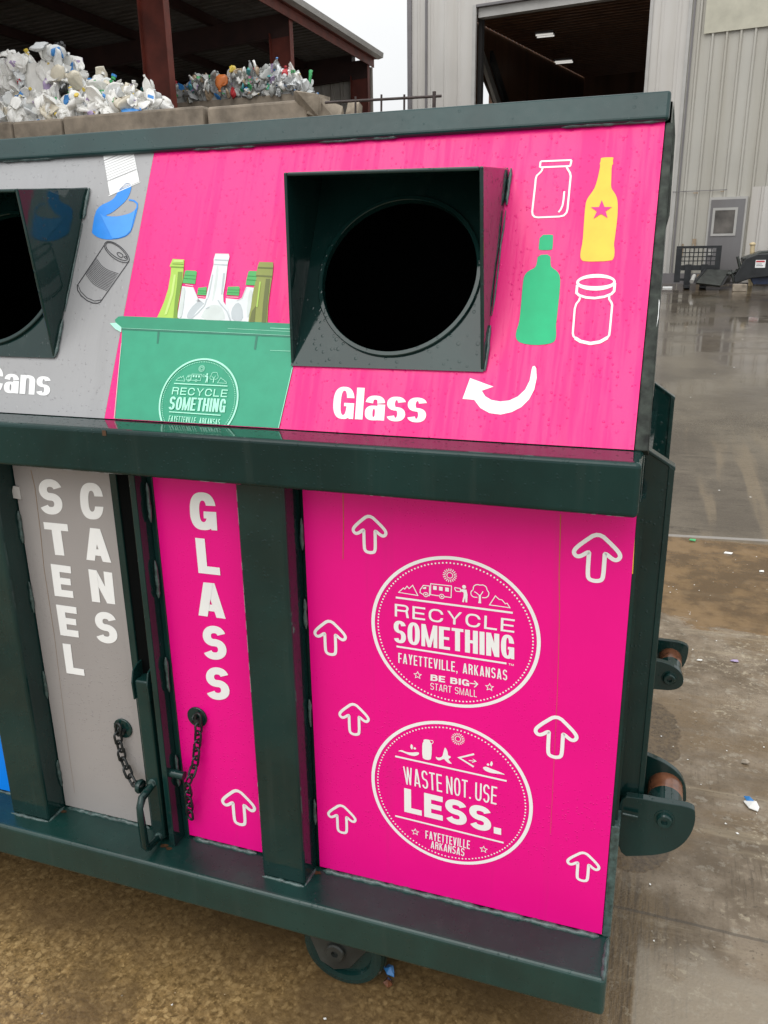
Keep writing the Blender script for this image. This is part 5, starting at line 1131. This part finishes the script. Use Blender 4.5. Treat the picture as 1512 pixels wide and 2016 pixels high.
# ================================================================== concrete block wall, rubble, rebar
YW = 9.0
def block(x0, x1, zt, lab):
    b = MB(); n = 5; zb = zt - .62; d = .6
    b.box((x0 + .012, YW, zb), (x1 - .012, YW + d, zt)); o = b.build('concrete_block', 'concblock', bevel=.035, seg=2); tag(o, lab, 'concrete block', 'concrete blocks capping the retaining wall'); return o
xw = [atY(u, 230, YW).x for u in (-160, 20, 120, 402, 606)]
for (a, c, l) in ((xw[0], xw[1], 'leftmost weathered block on the wall behind the container'), (xw[1], xw[2], 'short stained concrete block under the white bales'), (xw[2], xw[3], 'long weathered concrete block under the white bales'), (xw[3] + .03, xw[4], 'concrete block with a broken right end by the rubble')):
    block(a, c, 3.255 + random.uniform(-.015, .01), l)
b = MB(); b.box((xw[0], YW + .02, GZ - .3), (xw[4] + .4, YW + .6, 2.62)); o = b.build('retaining_wall', 'concblock', bevel=.02); tag(o, 'weathered concrete retaining wall behind the green container', 'wall')
def rock(name, u, v, y, sx_, sy_, sz_, lab, seed, rot=0.0):
    random.seed(seed); p = atY(u, v, y); bm = bmesh.new()
    for _ in range(16): bm.verts.new((random.choice((-1, 1)) * random.uniform(.6, 1) * sx_, random.choice((-1, 1)) * random.uniform(.5, 1) * sy_, random.choice((-1, 1)) * random.uniform(.62, 1) * sz_))
    r_ = bmesh.ops.convex_hull(bm, input=bm.verts); bmesh.ops.delete(bm, geom=[q for q in r_['geom_interior'] if isinstance(q, bmesh.types.BMVert)], context='VERTS')
    me = bpy.data.meshes.new(name); bm.to_mesh(me); bm.free(); me.materials.append(M['rubble'])
    o = bpy.data.objects.new(name, me); COL.objects.link(o); o.location = p; o.rotation_euler = (0, rot, .2); tag(o, lab, 'rubble', 'broken concrete at the end of the wall')
rock('concrete_rubble', 612, 211, 9.1, .22, .25, .17, 'large squarish chunk of broken concrete on the wall end', 3, .15)
rock('concrete_rubble', 648, 219, 9.2, .24, .25, .13, 'cracked concrete slab piece between the chunk and the rebar', 5, .35)
rock('concrete_rubble', 697, 216, 9.3, .10, .12, .09, 'small grey concrete lump beside the dark red column', 8, .1)
b = MB(); yr = 8.9
def bar(u0, v0, u1, v1, r): b.tube([atY(u0, v0, yr), atY((u0 + u1) / 2, (v0 + v1) / 2, yr), atY(u1, v1, yr)], r, 6)
bar(640, 202, 869, 189, .016)
for u, t_, bo in ((700, 190, 300), (751, 186, 300), (796, 186, 300)): bar(u, t_, u - 1, bo, .013)
bar(855, 180, 853, 300, .022)
o = b.build('rebar_mat', 'rebar'); tag(o, 'rusty bent reinforcing bars sticking up beyond the broken wall end', 'rebar')

# ================================================================== bales of crushed bottles
def jug_mesh(seed, capmat, big):
    """a crushed bottle: a rounded body flattened by several random folds, neck bent over, cap on some"""
    random.seed(seed); mb = MB(); bm = bmesh.new(); bmesh.ops.create_icosphere(bm, subdivisions=3, radius=1)
    lean = (random.uniform(-.25, .25), random.uniform(-.2, .2)); folds = []
    for k in range(6):
        n = Vector((random.gauss(0, 1), random.gauss(0, 1), random.gauss(0, .6))).normalized(); folds.append((n, random.uniform(.35, .8)))
    rid = [(random.uniform(2, 5), random.uniform(2, 5), random.uniform(3, 7), random.uniform(0, 6)) for _ in range(3)]
    for v in bm.verts:
        c = v.co.copy(); c = Vector((math.copysign(abs(c.x) ** .7, c.x), math.copysign(abs(c.y) ** .7, c.y), math.copysign(abs(c.z) ** .75, c.z)))
        for n, d in folds:
            e = c.dot(n) - d
            if e > 0: c -= n * e * 1.25
        c += v.co * sum(.05 * math.sin(a * c.x * 2 + b_ * c.y * 2 + g_ * c.z + p_) for a, b_, g_, p_ in rid)
        t = max(0, c.z - .35); sh = 1 - .62 * min(1, t / .6) ** 1.3
        v.co = Vector((c.x * .66 * sh + lean[0] * c.z, c.y * .42 * sh + lean[1] * c.z, c.z))
    vs = [v.co.copy() for v in bm.verts]; fs = [[q.index for q in f.verts] for f in bm.faces]; bm.free()
    mb.add(vs, fs, True)
    top = max(vs, key=lambda q: q.z)
    if seed % 4 != 1:
        ax = Vector((lean[0] + random.uniform(-.4, .4), lean[1], 1)); mb.disc(top - ax.normalized() * .06, ax, [(.15, 0), (.13, .14), (.15, .15), (.15, .2), (.001, .2)], 8)
        if seed % 5 == 0: mb.cur = 1; mb.disc(top + ax.normalized() * .10, ax, [(.17, 0), (.17, .14), (.001, .15)], 8); mb.cur = 0
    if seed % 3 == 1:                       # torn label round the belly
        mb.cur = 2; sel = [f for f in fs if all(-.35 < vs[q].z < .2 and vs[q].x > -.1 for q in f)]
        idx = sorted({q for f in sel for q in f}); mp = {q: k for k, q in enumerate(idx)}
        mb.add([vs[q] * 1.03 for q in idx], [[mp[q] for q in f] for f in sel], True)
    return mb
JUGS = {}
def jug_data(col, var):
    key = (col, var)
    if key not in JUGS:
        rs_ = random.getstate(); random.seed(var * 31 + len(col)); cap = random.choice(('blue', 'red', 'milk', 'green', 'yellow', 'milk')); lb = random.choice(('red', 'blue', 'green', 'lav', 'orange', 'teal'))
        me = jug_mesh(var * 7 + len(col), cap, True); o = me.build('crushed_jug', [PL[col], PL[cap], PL[lb]]); JUGS[key] = o.data; bpy.data.objects.remove(o); random.setstate(rs_)
    return JUGS[key]
def bale(x0, x1, yf, z0, z1, cols, wts, size, lab, seed, n=90, tilt=0.0, depth=.9, jname='crushed_jug', rough=1.0):
    random.seed(seed)
    root = empty('bottle_bale', ((x0 + x1) / 2, yf + depth / 2, z0), label=lab, cat='bale', group='bales of crushed plastic bottles')
    root.rotation_euler = (0, tilt, 0)
    inv = Matrix.Identity(4); hx = (x1 - x0) / 2
    c = MB(); c.box((-hx + .06, -depth / 2 + .07, .01), (hx - .06, depth / 2 - .05, z1 - z0 - .08)); co = c.build('bale_core', PL[cols[0]], root)
    H_ = z1 - z0
    for i in range(n):
        f = i / n
        col = random.choices(cols, wts)[0]; o = bpy.data.objects.new(jname, jug_data(col, random.randrange(9))); COL.objects.link(o); o.parent = root
        s_ = size * random.uniform(.7, 1.2)
        if f < .55: x = random.uniform(-hx, hx); z = random.uniform(.04, H_); y = -depth / 2 + random.uniform(-.03, .10)
        elif f < .9: x = random.uniform(-hx, hx); z = H_ + random.uniform(-.10, .10) * rough; y = random.uniform(-depth / 2, depth / 2 - .2)
        else: x = hx + random.uniform(-.08, .04); z = random.uniform(.05, H_); y = random.uniform(-depth / 2, depth / 2)
        o.location = (x, y, z); o.scale = (s_ * random.uniform(.8, 1.35), s_ * random.uniform(.8, 1.2), s_ * random.uniform(.65, 1.05)); o.rotation_euler = (random.gauss(0, .6), random.gauss(0, .9) + (math.pi if random.random() < .3 else 0), random.uniform(0, 6.28))
    return root
WH_C, WH_W = ['milk', 'clear', 'ivory', 'blue', 'red', 'green', 'lav', 'black'], [72, 24, 7, 2, .7, .8, .8, .8]
MX_C, MX_W = ['smoke', 'grey', 'milk', 'green', 'blue', 'red', 'lav', 'yellow', 'orange', 'tan', 'teal', 'pink'], [38, 30, 12, 5, 4, 2, 4, 1.5, 2, 8, 3, 2]
zr = lambda v, y: atY(200, v, y).z
xs_ = lambda u, y: atY(u, 200, y).x
yb1 = 9.75
bale(xs_(-150, yb1), xs_(95, yb1), yb1, 3.255, zr(185, yb1), WH_C, WH_W, .172, 'lower white jug bale at the left edge on the block wall', 11, 95, 0, .8)
bale(xs_(100, yb1), xs_(262, yb1), yb1 + .02, 3.255, zr(196, yb1), WH_C, WH_W, .172, 'lower white jug bale in the middle of the block wall', 12, 80, .04, .8)
yb2 = 10.6
bale(xs_(-140, yb2), xs_(118, yb2), yb2, zr(192, yb2), zr(92, yb2), WH_C, WH_W, .195, 'upper white jug bale at the left edge of the photo', 13, 98, .03, .9, rough=1.6)
bale(xs_(120, yb2), xs_(262, yb2), yb2 + .05, zr(205, yb2), zr(168, yb2), WH_C, WH_W, .195, 'upper white jug bale sloping down beside the dark red column', 14, 70, .2, .9, rough=1.6)
yb3 = 16.3
bale(xs_(282, yb3), xs_(345, yb3), yb3, zr(215, yb3), zr(184, yb3), MX_C, MX_W, .15, 'mixed coloured bottle bale left of the nearest dark red column', 15, 60, 0, 1.0)
bale(xs_(372, yb3), xs_(480, yb3), yb3, zr(215, yb3), zr(171, yb3), MX_C, MX_W, .145, 'mixed coloured bottle bale right of the nearest dark red column', 16, 98, 0, 1.0)
bale(xs_(478, yb3), xs_(540, yb3), yb3 + .02, zr(215, yb3), zr(165, yb3), MX_C, MX_W, .145, 'mixed coloured bottle bale with a bulging top between the columns', 17, 80, 0, 1.0)
bale(xs_(538, yb3), xs_(585, yb3), yb3 + .04, zr(215, yb3), zr(180, yb3), ['clear', 'milk', 'grey', 'green', 'red'], [50, 30, 10, 5, 2], .17, 'clear bottle bale slumping in front of the farther dark red column', 18, 60, .1, 1.0)
b = MB(); b.box((xs_(270, yb3), yb3 + .05, ground_z(17) - .2), (xs_(592, yb3), yb3 + 1.1, zr(214, yb3))); o = b.build('concrete_bunker', 'concblock'); tag(o, 'concrete bunker wall carrying the coloured bales in the shed', 'wall')
b = MB(); b.box((xs_(-160, 10.6), 9.62, GZ - .2), (xs_(275, 10.6), 11.6, 3.25)); o = b.build('concrete_bunker', 'concblock'); tag(o, 'concrete platform carrying the white bales behind the block wall', 'wall')
